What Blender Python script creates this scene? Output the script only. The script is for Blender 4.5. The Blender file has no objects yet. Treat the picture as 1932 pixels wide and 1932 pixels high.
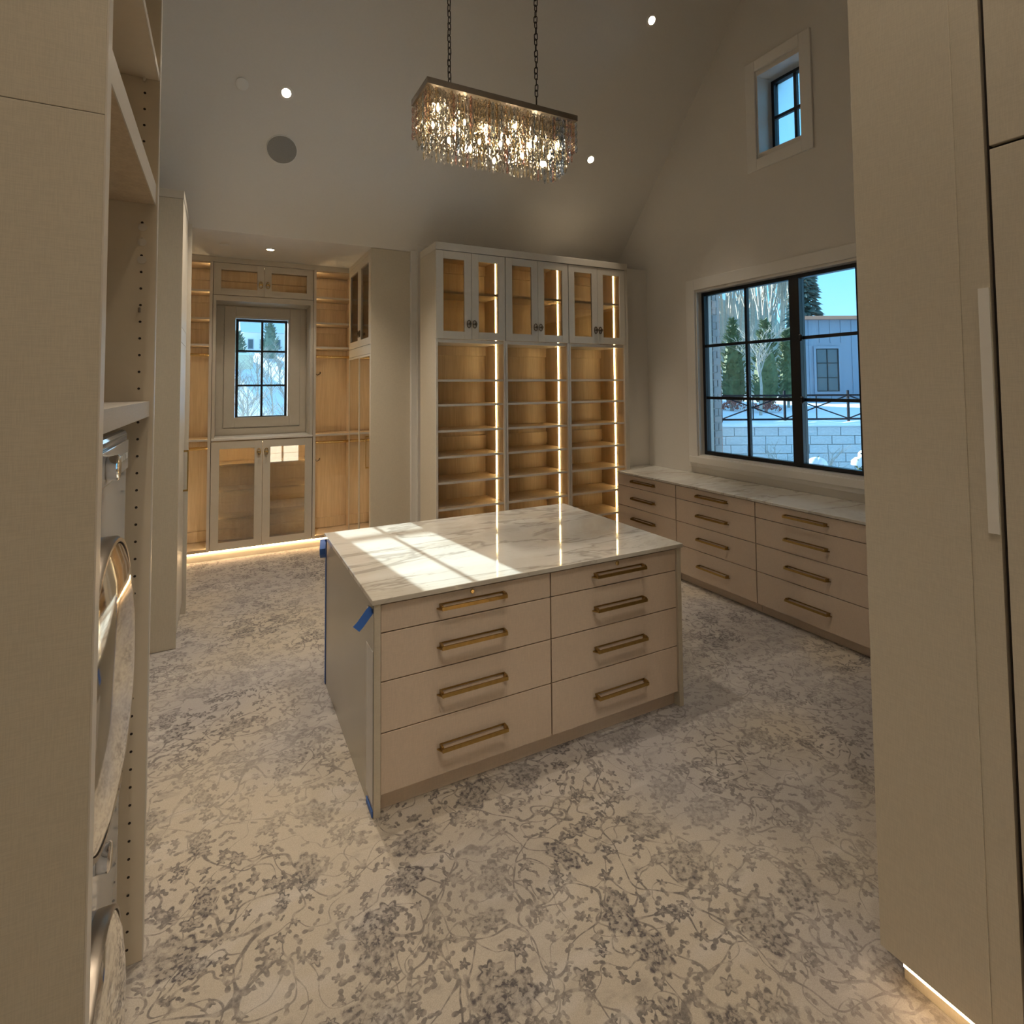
import bpy, bmesh, math, random
from mathutils import Vector, Matrix
random.seed(7)
SC = bpy.context.scene
COL = SC.collection
PI = math.pi

# ------------------------------------------------------------------ camera
cam_d = bpy.data.cameras.new('camera')
cam = bpy.data.objects.new('camera', cam_d); COL.objects.link(cam)
YAW, PITCH, ROLL = math.radians(27.594), math.radians(2.491), math.radians(-0.455)
fw = Vector((math.sin(YAW)*math.cos(PITCH), math.cos(YAW)*math.cos(PITCH), math.sin(PITCH)))
rt = Vector((math.cos(YAW), -math.sin(YAW), 0)); up = rt.cross(fw)
r2 = math.cos(ROLL)*rt + math.sin(ROLL)*up; u2 = -math.sin(ROLL)*rt + math.cos(ROLL)*up
cam.matrix_world = Matrix(((r2.x, u2.x, -fw.x, 0), (r2.y, u2.y, -fw.y, 0), (r2.z, u2.z, -fw.z, 1.825), (0, 0, 0, 1)))
cam_d.sensor_width = 36; cam_d.lens = 36*1047.86/1932
cam_d.shift_x = 0.0; cam_d.shift_y = -(966-682.62)/1932
cam_d.clip_start = 0.02; cam_d.clip_end = 400
SC.camera = cam

# ------------------------------------------------------------------ view, world, sun
SC.view_settings.view_transform = 'Standard'; SC.view_settings.look = 'None'
SC.view_settings.gamma = 1.0; SC.view_settings.use_curve_mapping = False
SC.view_settings.exposure = 0.0
SC.cycles.use_denoising = True
SC.cycles.max_bounces = 8; SC.cycles.transparent_max_bounces = 16
SC.cycles.transmission_bounces = 8; SC.cycles.diffuse_bounces = 4; SC.cycles.glossy_bounces = 4
SC.cycles.use_adaptive_sampling = True; SC.cycles.adaptive_threshold = 0.14
SC.cycles.sample_clamp_indirect = 6.0
SC.cycles.caustics_reflective = False; SC.cycles.caustics_refractive = False

W = bpy.data.worlds.new('sky'); SC.world = W; W.use_nodes = True
wn = W.node_tree.nodes; wl = W.node_tree.links; wn.clear()
wo = wn.new('ShaderNodeOutputWorld'); bg = wn.new('ShaderNodeBackground')
tc = wn.new('ShaderNodeTexCoord'); sp = wn.new('ShaderNodeSeparateXYZ'); rmp = wn.new('ShaderNodeValToRGB')
wl.new(tc.outputs['Generated'], sp.inputs[0]); wl.new(sp.outputs['Z'], rmp.inputs[0])
rmp.color_ramp.elements[0].position = 0.0; rmp.color_ramp.elements[0].color = (0.40, 0.78, 1.0, 1)
rmp.color_ramp.elements[1].position = 0.9; rmp.color_ramp.elements[1].color = (0.26, 0.55, 0.92, 1)
e = rmp.color_ramp.elements.new(0.22); e.color = (0.18, 0.62, 1.0, 1)
wl.new(rmp.outputs[0], bg.inputs[0]); bg.inputs[1].default_value = 1.6
wl.new(bg.outputs[0], wo.inputs[0])

sun_d = bpy.data.lights.new('sun', 'SUN'); sun = bpy.data.objects.new('sun', sun_d); COL.objects.link(sun)
SUN_DIR = Vector((0.137, -1.0, -0.2527)).normalized()
sun.rotation_euler = SUN_DIR.to_track_quat('-Z', 'Y').to_euler()
sun.location = (0, 30, 20)
sun_d.energy = 18.0; sun_d.angle = math.radians(0.35); sun_d.color = (0.88, 1.0, 0.98)

WARM = (1.0, 0.86, 0.68)
LEDC = (1.0, 0.76, 0.42)

# ------------------------------------------------------------------ materials
def nodes(name):
    m = bpy.data.materials.new(name); m.use_nodes = True
    nt = m.node_tree; b = nt.nodes['Principled BSDF']
    return m, nt, b
def N(nt, typ, **kw):
    n = nt.nodes.new(typ)
    for k, v in kw.items(): setattr(n, k, v)
    return n
def val(nt, sock, v):
    if hasattr(v, 'is_output'): nt.links.new(v, sock)
    else: sock.default_value = v
def math_(nt, op, a, b=0.0, c=0.0, clamp=False):
    n = N(nt, 'ShaderNodeMath', operation=op, use_clamp=clamp)
    val(nt, n.inputs[0], a); val(nt, n.inputs[1], b)
    if len(n.inputs) > 2: val(nt, n.inputs[2], c)
    return n.outputs[0]
def mixc(nt, f, a, b, mode='MIX'):
    n = N(nt, 'ShaderNodeMix', data_type='RGBA', blend_type=mode)
    val(nt, n.inputs[0], f)
    val(nt, n.inputs[6], a if hasattr(a, 'is_output') else (*a, 1))
    val(nt, n.inputs[7], b if hasattr(b, 'is_output') else (*b, 1))
    return n.outputs[2]
def coord(nt, scale=(1, 1, 1), kind='Object'):
    t = N(nt, 'ShaderNodeTexCoord'); mp = N(nt, 'ShaderNodeMapping')
    mp.inputs['Scale'].default_value = scale
    nt.links.new(t.outputs[kind], mp.inputs[0]); return mp.outputs[0]
def noise(nt, vec, scale, detail=2.0, rough=0.5, dist=0.0):
    n = N(nt, 'ShaderNodeTexNoise'); nt.links.new(vec, n.inputs['Vector'])
    n.inputs['Scale'].default_value = scale; n.inputs['Detail'].default_value = detail
    n.inputs['Roughness'].default_value = rough; n.inputs['Distortion'].default_value = dist
    return n
def bump(nt, b, h, strength=0.2, dist=0.002):
    n = N(nt, 'ShaderNodeBump'); n.inputs['Strength'].default_value = strength; n.inputs['Distance'].default_value = dist
    nt.links.new(h, n.inputs['Height']); nt.links.new(n.outputs[0], b.inputs['Normal'])
def smooth(nt, x, lo, hi):
    n = N(nt, 'ShaderNodeMapRange', interpolation_type='SMOOTHSTEP')
    val(nt, n.inputs[0], x); n.inputs[1].default_value = lo; n.inputs[2].default_value = hi
    n.inputs[3].default_value = 0; n.inputs[4].default_value = 1
    return n.outputs[0]

def plain(name, col, rough=0.5, metal=0.0, var=0.06, scale=30, bmp=0.0, coat=0.0, spec=0.5):
    m, nt, b = nodes(name)
    c = coord(nt)
    n = noise(nt, c, scale, 1)
    nt.links.new(mixc(nt, n.outputs[0], tuple(x*(1-var) for x in col), tuple(min(1, x*(1+var)) for x in col)), b.inputs['Base Color'])
    b.inputs['Roughness'].default_value = rough; b.inputs['Metallic'].default_value = metal
    b.inputs['Coat Weight'].default_value = coat; b.inputs['Specular IOR Level'].default_value = spec
    if bmp: bump(nt, b, n.outputs[0], bmp)
    return m
def linen(name, col, axis='z', rough=0.42):
    m, nt, b = nodes(name)
    s1 = {'z': (620, 620, 30), 'x': (30, 620, 620), 'y': (620, 30, 620)}[axis]
    n1 = noise(nt, coord(nt, s1), 1.0, 1, 0.6)
    s2 = {'z': (30, 30, 620), 'x': (620, 30, 30), 'y': (30, 620, 30)}[axis]
    n2 = noise(nt, coord(nt, s2), 1.0, 1, 0.6)
    f = math_(nt, 'MULTIPLY', math_(nt, 'ADD', n1.outputs[0], n2.outputs[0]), 0.5)
    nt.links.new(mixc(nt, smooth(nt, f, 0.36, 0.64), tuple(x*0.94 for x in col), tuple(min(1, x*1.04) for x in col)), b.inputs['Base Color'])
    b.inputs['Roughness'].default_value = rough
    return m
def wood(name, col, dark):
    m, nt, b = nodes(name)
    c = coord(nt, (26, 26, 1.6))
    n1 = noise(nt, c, 1.0, 2, 0.6, 0.4)
    n2 = noise(nt, coord(nt, (140, 140, 5)), 1.0, 0, 0.5)
    f = math_(nt, 'ADD', math_(nt, 'MULTIPLY', n1.outputs[0], 0.7), math_(nt, 'MULTIPLY', n2.outputs[0], 0.3))
    nt.links.new(mixc(nt, smooth(nt, f, 0.32, 0.68), dark, col), b.inputs['Base Color'])
    b.inputs['Roughness'].default_value = 0.38
    return m
def emit(name, col, s):
    m, nt, b = nodes(name)
    b.inputs['Base Color'].default_value = (0.9, 0.88, 0.8, 1)
    b.inputs['Emission Color'].default_value = (*col, 1); b.inputs['Emission Strength'].default_value = s
    if name in ('bulb', 'downlight lens'): m.cycles.emission_sampling = 'NONE'   # their light comes from the lamp objects beside them
    return m
def thin_glass(name, tint=(1, 1, 1), ior=1.5, extra=0.0):
    m = bpy.data.materials.new(name); m.use_nodes = True; nt = m.node_tree; nt.nodes.clear()
    o = N(nt, 'ShaderNodeOutputMaterial'); t = N(nt, 'ShaderNodeBsdfTransparent'); g = N(nt, 'ShaderNodeBsdfGlossy')
    f = N(nt, 'ShaderNodeFresnel'); mx = N(nt, 'ShaderNodeMixShader')
    t.inputs[0].default_value = (*tint, 1); g.inputs['Roughness'].default_value = 0.01
    f.inputs[0].default_value = ior
    fac = math_(nt, 'ADD', f.outputs[0], extra, clamp=True)
    nt.links.new(fac, mx.inputs[0]); nt.links.new(t.outputs[0], mx.inputs[1]); nt.links.new(g.outputs[0], mx.inputs[2])
    nt.links.new(mx.outputs[0], o.inputs[0]); return m
def crystal(name, tint):
    m = bpy.data.materials.new(name); m.use_nodes = True; nt = m.node_tree; nt.nodes.clear()
    o = N(nt, 'ShaderNodeOutputMaterial'); t = N(nt, 'ShaderNodeBsdfTransparent'); g = N(nt, 'ShaderNodeBsdfGlass')
    mx = N(nt, 'ShaderNodeMixShader'); t.inputs[0].default_value = (0.97, 0.96, 0.93, 1)
    g.inputs['Color'].default_value = (*tint, 1); g.inputs['IOR'].default_value = 1.62; g.inputs['Roughness'].default_value = 0.0
    mx.inputs[0].default_value = 0.58
    nt.links.new(t.outputs[0], mx.inputs[1]); nt.links.new(g.outputs[0], mx.inputs[2]); nt.links.new(mx.outputs[0], o.inputs[0]); return m
def marble(name):
    m, nt, b = nodes(name)
    c = coord(nt, (1, 1, 1))
    wn_ = noise(nt, c, 1.1, 5, 0.6, 1.2)
    mp = N(nt, 'ShaderNodeMapping'); mp.inputs['Rotation'].default_value = (0, 0, 0.55); mp.inputs['Scale'].default_value = (0.7, 2.6, 1)
    nt.links.new(c, mp.inputs[0])
    n2 = noise(nt, mp.outputs[0], 0.9, 5, 0.55, 0.7)
    v = math_(nt, 'ABSOLUTE', math_(nt, 'SUBTRACT', n2.outputs[0], 0.5))
    vein = math_(nt, 'SUBTRACT', 1.0, smooth(nt, v, 0.0, 0.022))
    n3 = noise(nt, mp.outputs[0], 1.7, 5, 0.55, 1.0)
    v3 = math_(nt, 'SUBTRACT', 1.0, smooth(nt, math_(nt, 'ABSOLUTE', math_(nt, 'SUBTRACT', n3.outputs[0], 0.53)), 0.0, 0.012))
    base = mixc(nt, smooth(nt, wn_.outputs[0], 0.30, 0.70), (0.50, 0.45, 0.37), (0.70, 0.67, 0.61))
    base = mixc(nt, smooth(nt, n2.outputs[0], 0.35, 0.75), base, (0.70, 0.68, 0.63))
    base = mixc(nt, math_(nt, 'MULTIPLY', vein, 0.55), base, (0.27, 0.24, 0.20))
    base = mixc(nt, math_(nt, 'MULTIPLY', v3, 0.26), base, (0.30, 0.26, 0.22))
    nt.links.new(base, b.inputs['Base Color'])
    b.inputs['Roughness'].default_value = 0.045; b.inputs['IOR'].default_value = 1.55
    return m
def carpet(name):
    m, nt, b = nodes(name)
    L = nt.links
    t = N(nt, 'ShaderNodeTexCoord')
    wob = noise(nt, t.outputs['Object'], 3.0, 1)
    vs = N(nt, 'ShaderNodeVectorMath', operation='SUBTRACT'); L.new(wob.outputs['Color'], vs.inputs[0]); vs.inputs[1].default_value = (0.5, 0.5, 0.5)
    vm = N(nt, 'ShaderNodeVectorMath', operation='SCALE'); L.new(vs.outputs[0], vm.inputs[0]); vm.inputs['Scale'].default_value = 0.09
    va = N(nt, 'ShaderNodeVectorMath', operation='ADD'); L.new(t.outputs['Object'], va.inputs[0]); L.new(vm.outputs[0], va.inputs[1])
    P = va.outputs[0]
    fine = noise(nt, t.outputs['Object'], 75, 2, 0.65)
    def flower(scale, rad, petals, depth, rand, seed, keep):
        mp = N(nt, 'ShaderNodeMapping'); mp.inputs['Location'].default_value = seed; L.new(P, mp.inputs[0])
        v = N(nt, 'ShaderNodeTexVoronoi', voronoi_dimensions='2D'); v.inputs['Scale'].default_value = scale; v.inputs['Randomness'].default_value = rand
        L.new(mp.outputs[0], v.inputs['Vector'])
        d = N(nt, 'ShaderNodeVectorMath', operation='SUBTRACT'); L.new(mp.outputs[0], d.inputs[0]); L.new(v.outputs['Position'], d.inputs[1])
        s = N(nt, 'ShaderNodeSeparateXYZ'); L.new(d.outputs[0], s.inputs[0])
        cs = N(nt, 'ShaderNodeSeparateColor'); L.new(v.outputs['Color'], cs.inputs[0])
        dist = math_(nt, 'SQRT', math_(nt, 'ADD', math_(nt, 'MULTIPLY', s.outputs[0], s.outputs[0]), math_(nt, 'MULTIPLY', s.outputs[1], s.outputs[1])))
        th = math_(nt, 'ADD', math_(nt, 'ARCTAN2', s.outputs[1], s.outputs[0]), math_(nt, 'MULTIPLY', cs.outputs[1], 6.28))
        pet = math_(nt, 'COSINE', math_(nt, 'MULTIPLY', th, petals))
        # leaf-like squash along one axis
        elong = math_(nt, 'ADD', 1.0, math_(nt, 'MULTIPLY', math_(nt, 'COSINE', math_(nt, 'MULTIPLY', th, 2.0)), 0.22))
        R = math_(nt, 'MULTIPLY', math_(nt, 'MULTIPLY', math_(nt, 'ADD', 1.0, math_(nt, 'MULTIPLY', pet, depth)), elong), rad)
        R = math_(nt, 'MULTIPLY', R, math_(nt, 'ADD', 0.55, math_(nt, 'MULTIPLY', cs.outputs[0], 0.6)))
        rr = math_(nt, 'DIVIDE', dist, R)
        mask = math_(nt, 'SUBTRACT', 1.0, smooth(nt, rr, 0.88, 1.06))
        k = math_(nt, 'LESS_THAN', cs.outputs[2], keep)
        return math_(nt, 'MULTIPLY', mask, k), rr, pet, th
    # big medallions: lacy rings of petals
    mA, rA, pA, thA = flower(3.4, 0.080, 8.0, 0.13, 0.85, (0, 0, 0), 0.8)
    ring = math_(nt, 'SINE', math_(nt, 'MULTIPLY', rA, 17.0))
    lace = math_(nt, 'ADD', math_(nt, 'MULTIPLY', ring, 0.36), math_(nt, 'ADD', math_(nt, 'MULTIPLY', pA, 0.16), math_(nt, 'MULTIPLY', math_(nt, 'SUBTRACT', fine.outputs[0], 0.5), 2.3)))
    dA = math_(nt, 'MULTIPLY', mA, math_(nt, 'ADD', 0.38, math_(nt, 'MULTIPLY', smooth(nt, lace, -0.1, 0.45), 0.55)))
    mB, rB, pB, thB = flower(7.5, 0.034, 6.0, 0.26, 0.95, (3.3, 1.7, 0), 0.5)
    dB = math_(nt, 'MULTIPLY', mB, math_(nt, 'ADD', 0.35, math_(nt, 'MULTIPLY', smooth(nt, math_(nt, 'ADD', math_(nt, 'SINE', math_(nt, 'MULTIPLY', rB, 9.0)), math_(nt, 'MULTIPLY', math_(nt, 'SUBTRACT', fine.outputs[0], 0.5), 2.0)), -0.3, 0.6), 0.5)))
    mC, rC, pC, thC = flower(13.0, 0.0185, 5.0, 0.36, 1.0, (7.1, 4.2, 0), 0.72)
    dC = math_(nt, 'MULTIPLY', mC, math_(nt, 'ADD', 0.45, math_(nt, 'MULTIPLY', smooth(nt, rC, 0.2, 0.6), 0.35)))
    mD, rD, pD, thD = flower(20.0, 0.0125, 2.0, 0.5, 1.0, (2.1, 9.2, 0), 0.75)
    dD = math_(nt, 'MULTIPLY', mD, 0.75)
    def vine(scale, lvl, wid, seed):
        mp = N(nt, 'ShaderNodeMapping'); mp.inputs['Location'].default_value = seed; L.new(P, mp.inputs[0])
        n = noise(nt, mp.outputs[0], scale, 1.2, 0.4)
        a = math_(nt, 'ABSOLUTE', math_(nt, 'SUBTRACT', n.outputs[0], lvl))
        return math_(nt, 'SUBTRACT', 1.0, smooth(nt, a, wid*0.45, wid))
    v1 = math_(nt, 'MULTIPLY', vine(3.2, 0.47, 0.0065, (0, 0, 0)), 0.75)
    v2 = math_(nt, 'MULTIPLY', vine(4.4, 0.54, 0.008, (5, 3, 0)), 0.7)
    v3 = math_(nt, 'MULTIPLY', vine(6.5, 0.50, 0.010, (9, 2, 0)), 0.6)
    pat = math_(nt, 'MAXIMUM', math_(nt, 'MAXIMUM', dA, dB), math_(nt, 'MAXIMUM', dC, dD))
    pat = math_(nt, 'MAXIMUM', pat, math_(nt, 'MAXIMUM', v1, math_(nt, 'MAXIMUM', v2, v3)))
    wear = noise(nt, t.outputs['Object'], 1.6, 2, 0.6)
    pat = math_(nt, 'MULTIPLY', pat, math_(nt, 'ADD', 0.55, math_(nt, 'MULTIPLY', smooth(nt, wear.outputs[0], 0.62, 0.36), 0.5)))
    pat = math_(nt, 'MULTIPLY', pat, math_(nt, 'ADD', 0.62, math_(nt, 'MULTIPLY', fine.outputs[0], 0.76)), clamp=True)
    erode = noise(nt, t.outputs['Object'], 26, 2, 0.7)
    pat = math_(nt, 'MULTIPLY', pat, math_(nt, 'ADD', 0.35, math_(nt, 'MULTIPLY', smooth(nt, erode.outputs[0], 0.34, 0.56), 0.65)))
    smear = noise(nt, coord(nt, (5, 9, 1)), 1.0, 3, 0.7)
    pat = math_(nt, 'MAXIMUM', pat, math_(nt, 'MULTIPLY', smooth(nt, smear.outputs[0], 0.56, 0.80), 0.42))
    tone = noise(nt, t.outputs['Object'], 0.9, 1, 0.6)
    base = mixc(nt, smooth(nt, tone.outputs[0], 0.38, 0.66), (0.45, 0.39, 0.315), (0.37, 0.34, 0.325))
    streak = noise(nt, coord(nt, (2.2, 7, 1)), 1.0, 2, 0.65)
    base = mixc(nt, math_(nt, 'MULTIPLY', smooth(nt, streak.outputs[0], 0.52, 0.72), 0.5), base, (0.52, 0.48, 0.44))
    col = mixc(nt, math_(nt, 'MULTIPLY', pat, 0.97), base, (0.085, 0.075, 0.078))
    pile = noise(nt, t.outputs['Object'], 420, 0, 0.6)
    col = mixc(nt, 0.22, col, mixc(nt, pile.outputs[0], (0.12, 0.12, 0.12), (0.95, 0.95, 0.95)), 'OVERLAY')
    L.new(col, b.inputs['Base Color']); b.inputs['Roughness'].default_value = 0.95
    b.inputs['Specular IOR Level'].default_value = 0.1; b.inputs['Sheen Weight'].default_value = 0.15
    return m

M = {}
M['paint'] = plain('wall paint', (0.74, 0.70, 0.64), 0.7, bmp=0.02, scale=60, var=0.02)
M['ceil'] = plain('ceiling paint', (0.76, 0.73, 0.68), 0.8, scale=50, var=0.02)
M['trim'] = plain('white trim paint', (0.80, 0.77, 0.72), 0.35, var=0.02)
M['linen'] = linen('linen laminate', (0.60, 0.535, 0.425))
M['linenx'] = linen('linen laminate crosswise', (0.70, 0.57, 0.455), 'x')
M['lineny'] = linen('linen laminate lengthwise', (0.70, 0.57, 0.455), 'y')
M['lac'] = plain('painted door frame', (0.62, 0.565, 0.475), 0.35, var=0.03)
M['edge'] = plain('shelf edge band', (0.66, 0.60, 0.52), 0.35, var=0.03)
M['wood'] = wood('maple laminate', (0.64, 0.50, 0.34), (0.54, 0.405, 0.265))
M['cream'] = plain('cream laminate', (0.68, 0.585, 0.45), 0.4, var=0.03)
M['thick'] = linen('grey washed board', (0.47, 0.43, 0.38), 'y')
M['dark'] = plain('shadow gap black', (0.03, 0.02, 0.015), 0.8)
M['brass'] = plain('aged brass', (0.42, 0.28, 0.10), 0.28, 1.0, var=0.15, scale=60)
M['bronze'] = plain('dark bronze', (0.16, 0.12, 0.08), 0.32, 1.0, var=0.15)
M['gold'] = plain('polished brass', (0.80, 0.60, 0.28), 0.15, 1.0)
M['chrome'] = plain('chrome', (0.85, 0.84, 0.82), 0.07, 1.0, var=0.01)
M['mirror'] = plain('mirror silver', (0.93, 0.93, 0.90), 0.01, 1.0, var=0.0)
M['black'] = plain('black window steel', (0.008, 0.009, 0.012), 0.35)
M['glass'] = thin_glass('window glass', (0.97, 0.99, 1.0), 1.45)
M['cglass'] = thin_glass('cabinet glass', (0.93, 0.90, 0.84), 1.5, 0.03)
M['rglass'] = thin_glass('reflective cabinet glass', (0.86, 0.84, 0.77), 1.5, 0.16)
M['marble'] = marble('polished marble')
M['carpet'] = carpet('floral carpet')
M['led'] = emit('led strip', (1.0, 0.76, 0.36), 19)
M['bayled'] = emit('bay led strip', LEDC, 22)
M['dimled'] = emit('dim led strip', LEDC, 7)
M['toeled'] = emit('toe led strip', (1.0, 0.68, 0.36), 16)
M['lamp'] = emit('downlight lens', (1.0, 0.83, 0.60), 40)
M['bulb'] = emit('bulb', (1.0, 0.82, 0.55), 85)
M['grille'] = plain('grey speaker grille', (0.30, 0.29, 0.27), 0.7, scale=400, var=0.3)
M['white'] = plain('white plastic', (0.78, 0.77, 0.74), 0.35, var=0.01)
M['appl'] = plain('white appliance enamel', (0.72, 0.73, 0.76), 0.06, var=0.01, coat=0.5)
M['tape'] = plain('blue painter tape', (0.03, 0.13, 0.48), 0.5)
M['film'] = plain('white protective film', (0.68, 0.65, 0.62), 0.35)
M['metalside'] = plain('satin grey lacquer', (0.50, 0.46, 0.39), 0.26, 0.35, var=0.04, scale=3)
M['iron'] = plain('pewter metal', (0.28, 0.24, 0.20), 0.35, 1.0)
M['chain'] = plain('black bronze chain', (0.05, 0.04, 0.035), 0.4, 0.8)
M['cr0'] = crystal('clear crystal', (1, 0.98, 0.95))
M['cr1'] = crystal('gold dispersion crystal', (1.0, 0.90, 0.70))  # glass tints from here stand in for the drops' dispersion colours
M['cr2'] = crystal('blue dispersion crystal', (0.72, 0.84, 1.0))
M['cr3'] = crystal('rose dispersion crystal', (1.0, 0.72, 0.66))
M['snow'] = plain('snow', (0.88, 0.92, 0.97), 0.8, scale=4, bmp=0.3, var=0.03)
M['brick'] = plain('grey brick', (0.50, 0.47, 0.46), 0.9, var=0.35, scale=18, bmp=0.3)
M['mortar'] = plain('mortar', (0.62, 0.60, 0.58), 0.9)
M['stone'] = plain('pale wall stone', (0.62, 0.62, 0.62), 0.9, var=0.2, scale=7, bmp=0.3)
M['siding'] = plain('slate grey siding', (0.26, 0.30, 0.37), 0.6, var=0.05)
M['copper'] = plain('copper flashing', (0.62, 0.27, 0.17), 0.4, 0.4)
M['fence'] = plain('black fence iron', (0.02, 0.02, 0.025), 0.9, spec=0.1)
M['evergreen'] = plain('evergreen foliage', (0.13, 0.16, 0.07), 0.8, var=0.5, scale=9)
M['hazegreen'] = plain('haze tinted evergreen foliage', (0.22, 0.27, 0.20), 0.8, var=0.4, scale=9)  # evergreen colour paled so that it carries the haze and glare
M['spruce'] = plain('blue spruce foliage', (0.09, 0.13, 0.11), 0.8, var=0.4, scale=9)
M['hedge'] = plain('hedge foliage', (0.06, 0.09, 0.05), 0.8, var=0.4, scale=14)
M['bark'] = plain('pale bark', (0.46, 0.41, 0.35), 0.9, var=0.3, scale=12)
M['woodland'] = plain('woodland floor', (0.33, 0.34, 0.27), 0.9, var=0.4, scale=1.2)
M['darkglass'] = plain('dark pane', (0.10, 0.13, 0.15), 0.05)
M['cwall'] = plain('white house wall', (0.85, 0.84, 0.80), 0.7)
M['roof'] = plain('grey roof', (0.30, 0.32, 0.36), 0.8)
M['cbox'] = plain('cream render', (0.80, 0.78, 0.60), 0.8)

# ------------------------------------------------------------------ mesh helpers
class MB:
    def __init__(s): s.v = []; s.f = []
    def box(s, x0, x1, y0, y1, z0, z1):
        if x0 > x1: x0, x1 = x1, x0
        if y0 > y1: y0, y1 = y1, y0
        if z0 > z1: z0, z1 = z1, z0
        n = len(s.v)
        s.v += [(x0, y0, z0), (x1, y0, z0), (x1, y1, z0), (x0, y1, z0), (x0, y0, z1), (x1, y0, z1), (x1, y1, z1), (x0, y1, z1)]
        s.f += [tuple(n+i for i in q) for q in ((3, 2, 1, 0), (4, 5, 6, 7), (0, 1, 5, 4), (1, 2, 6, 5), (2, 3, 7, 6), (3, 0, 4, 7))]
        return s
    def frame_y(s, x0, x1, z0, z1, y0, y1, w):      # rectangular frame facing y
        s.box(x0, x0+w, y0, y1, z0, z1); s.box(x1-w, x1, y0, y1, z0, z1)
        s.box(x0+w, x1-w, y0, y1, z0, z0+w); s.box(x0+w, x1-w, y0, y1, z1-w, z1); return s
    def frame_x(s, y0, y1, z0, z1, x0, x1, w):
        s.box(x0, x1, y0, y0+w, z0, z1); s.box(x0, x1, y1-w, y1, z0, z1)
        s.box(x0, x1, y0+w, y1-w, z0, z0+w); s.box(x0, x1, y0+w, y1-w, z1-w, z1); return s
    def tube(s, pts, rad, n=8, close=False, cap=True):
        pts = [Vector(p) for p in pts]; m = len(pts)
        rads = rad if isinstance(rad, (list, tuple)) else [rad]*m
        base = len(s.v); prev = None
        for i, p in enumerate(pts):
            a = pts[(i-1) % m] if (close or i > 0) else p
            c = pts[(i+1) % m] if (close or i < m-1) else p
            d = (c-a).normalized()
            if prev is None:
                h = Vector((0, 0, 1)) if abs(d.z) < 0.9 else Vector((1, 0, 0))
                u = d.cross(h).normalized()
            else:
                u = (prev - d*prev.dot(d)).normalized()
            prev = u; w = d.cross(u)
            for k in range(n):
                t = 2*PI*k/n; s.v.append(tuple(p + (u*math.cos(t) + w*math.sin(t))*rads[i]))
        rings = m if close else m-1
        for i in range(rings):
            j = (i+1) % m
            for k in range(n):
                k2 = (k+1) % n
                s.f.append((base+i*n+k, base+i*n+k2, base+j*n+k2, base+j*n+k))
        if cap and not close:
            s.f.append(tuple(base+k for k in reversed(range(n)))); s.f.append(tuple(base+(m-1)*n+k for k in range(n)))
        return s
    def lathe(s, prof, c, axis='z', n=24):          # prof: list of (radius, height along axis)
        base = len(s.v); m = len(prof); c = Vector(c)
        for (r, h) in prof:
            for k in range(n):
                t = 2*PI*k/n; a, b = r*math.cos(t), r*math.sin(t)
                d = {'z': (a, b, h), 'x': (h, a, b), 'y': (b, h, a)}[axis]
                s.v.append(tuple(c + Vector(d)))
        for i in range(m-1):
            for k in range(n):
                k2 = (k+1) % n
                s.f.append((base+i*n+k, base+i*n+k2, base+(i+1)*n+k2, base+(i+1)*n+k))
        s.f.append(tuple(base+k for k in reversed(range(n)))); s.f.append(tuple(base+(m-1)*n+k for k in range(n)))
        return s
    def prism(s, poly, d0, d1, axis):               # poly in the two other axes, extruded along axis
        n = len(s.v); m = len(poly)
        def P(a, b, d): return {'x': (d, a, b), 'y': (a, d, b), 'z': (a, b, d)}[axis]
        for d in (d0, d1):
            for a, b in poly: s.v.append(P(a, b, d))
        s.f.append(tuple(n+i for i in reversed(range(m)))); s.f.append(tuple(n+m+i for i in range(m)))
        for i in range(m):
            j = (i+1) % m; s.f.append((n+i, n+j, n+m+j, n+m+i))
        return s
    def mesh(s, name, off=(0, 0, 0), smooth_=False):
        me = bpy.data.meshes.new(name)
        ox, oy, oz = off
        me.from_pydata([(x-ox, y-oy, z-oz) for x, y, z in s.v], [], s.f)
        bm = bmesh.new(); bm.from_mesh(me); bmesh.ops.recalc_face_normals(bm, faces=bm.faces); bm.to_mesh(me); bm.free()
        if smooth_:
            me.polygons.foreach_set('use_smooth', [True]*len(me.polygons))
        return me
def B(*a): return MB().box(*a)

def origin(o):
    v = Vector((0, 0, 0))
    while o: v += o.location; o = o.parent
    return v
def part(name, mb, mat, parent, smooth_=False, bevel=0.0, label=None):
    me = mb.mesh(name, origin(parent), smooth_)
    o = bpy.data.objects.new(name, me); COL.objects.link(o); o.parent = parent
    me.materials.append(M[mat] if isinstance(mat, str) else mat)
    if bevel: add_bevel(o, bevel)
    if smooth_: me.set_sharp_from_angle(angle=math.radians(40))
    if label: o['label'] = label
    return o
def add_bevel(o, w, seg=2):
    b = o.modifiers.new('bevel', 'BEVEL'); b.width = w; b.segments = seg; b.limit_method = 'ANGLE'; b.angle_limit = math.radians(40)
def tag(o, label, cat, group=None, kind=None):
    o['label'] = label; o['category'] = cat
    if group: o['group'] = group
    if kind: o['kind'] = kind
    return o
def thing(name, loc, label, cat, group=None):
    o = bpy.data.objects.new(name, None); COL.objects.link(o); o.location = loc
    o.empty_display_size = 0.1
    return tag(o, label, cat, group)
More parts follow.
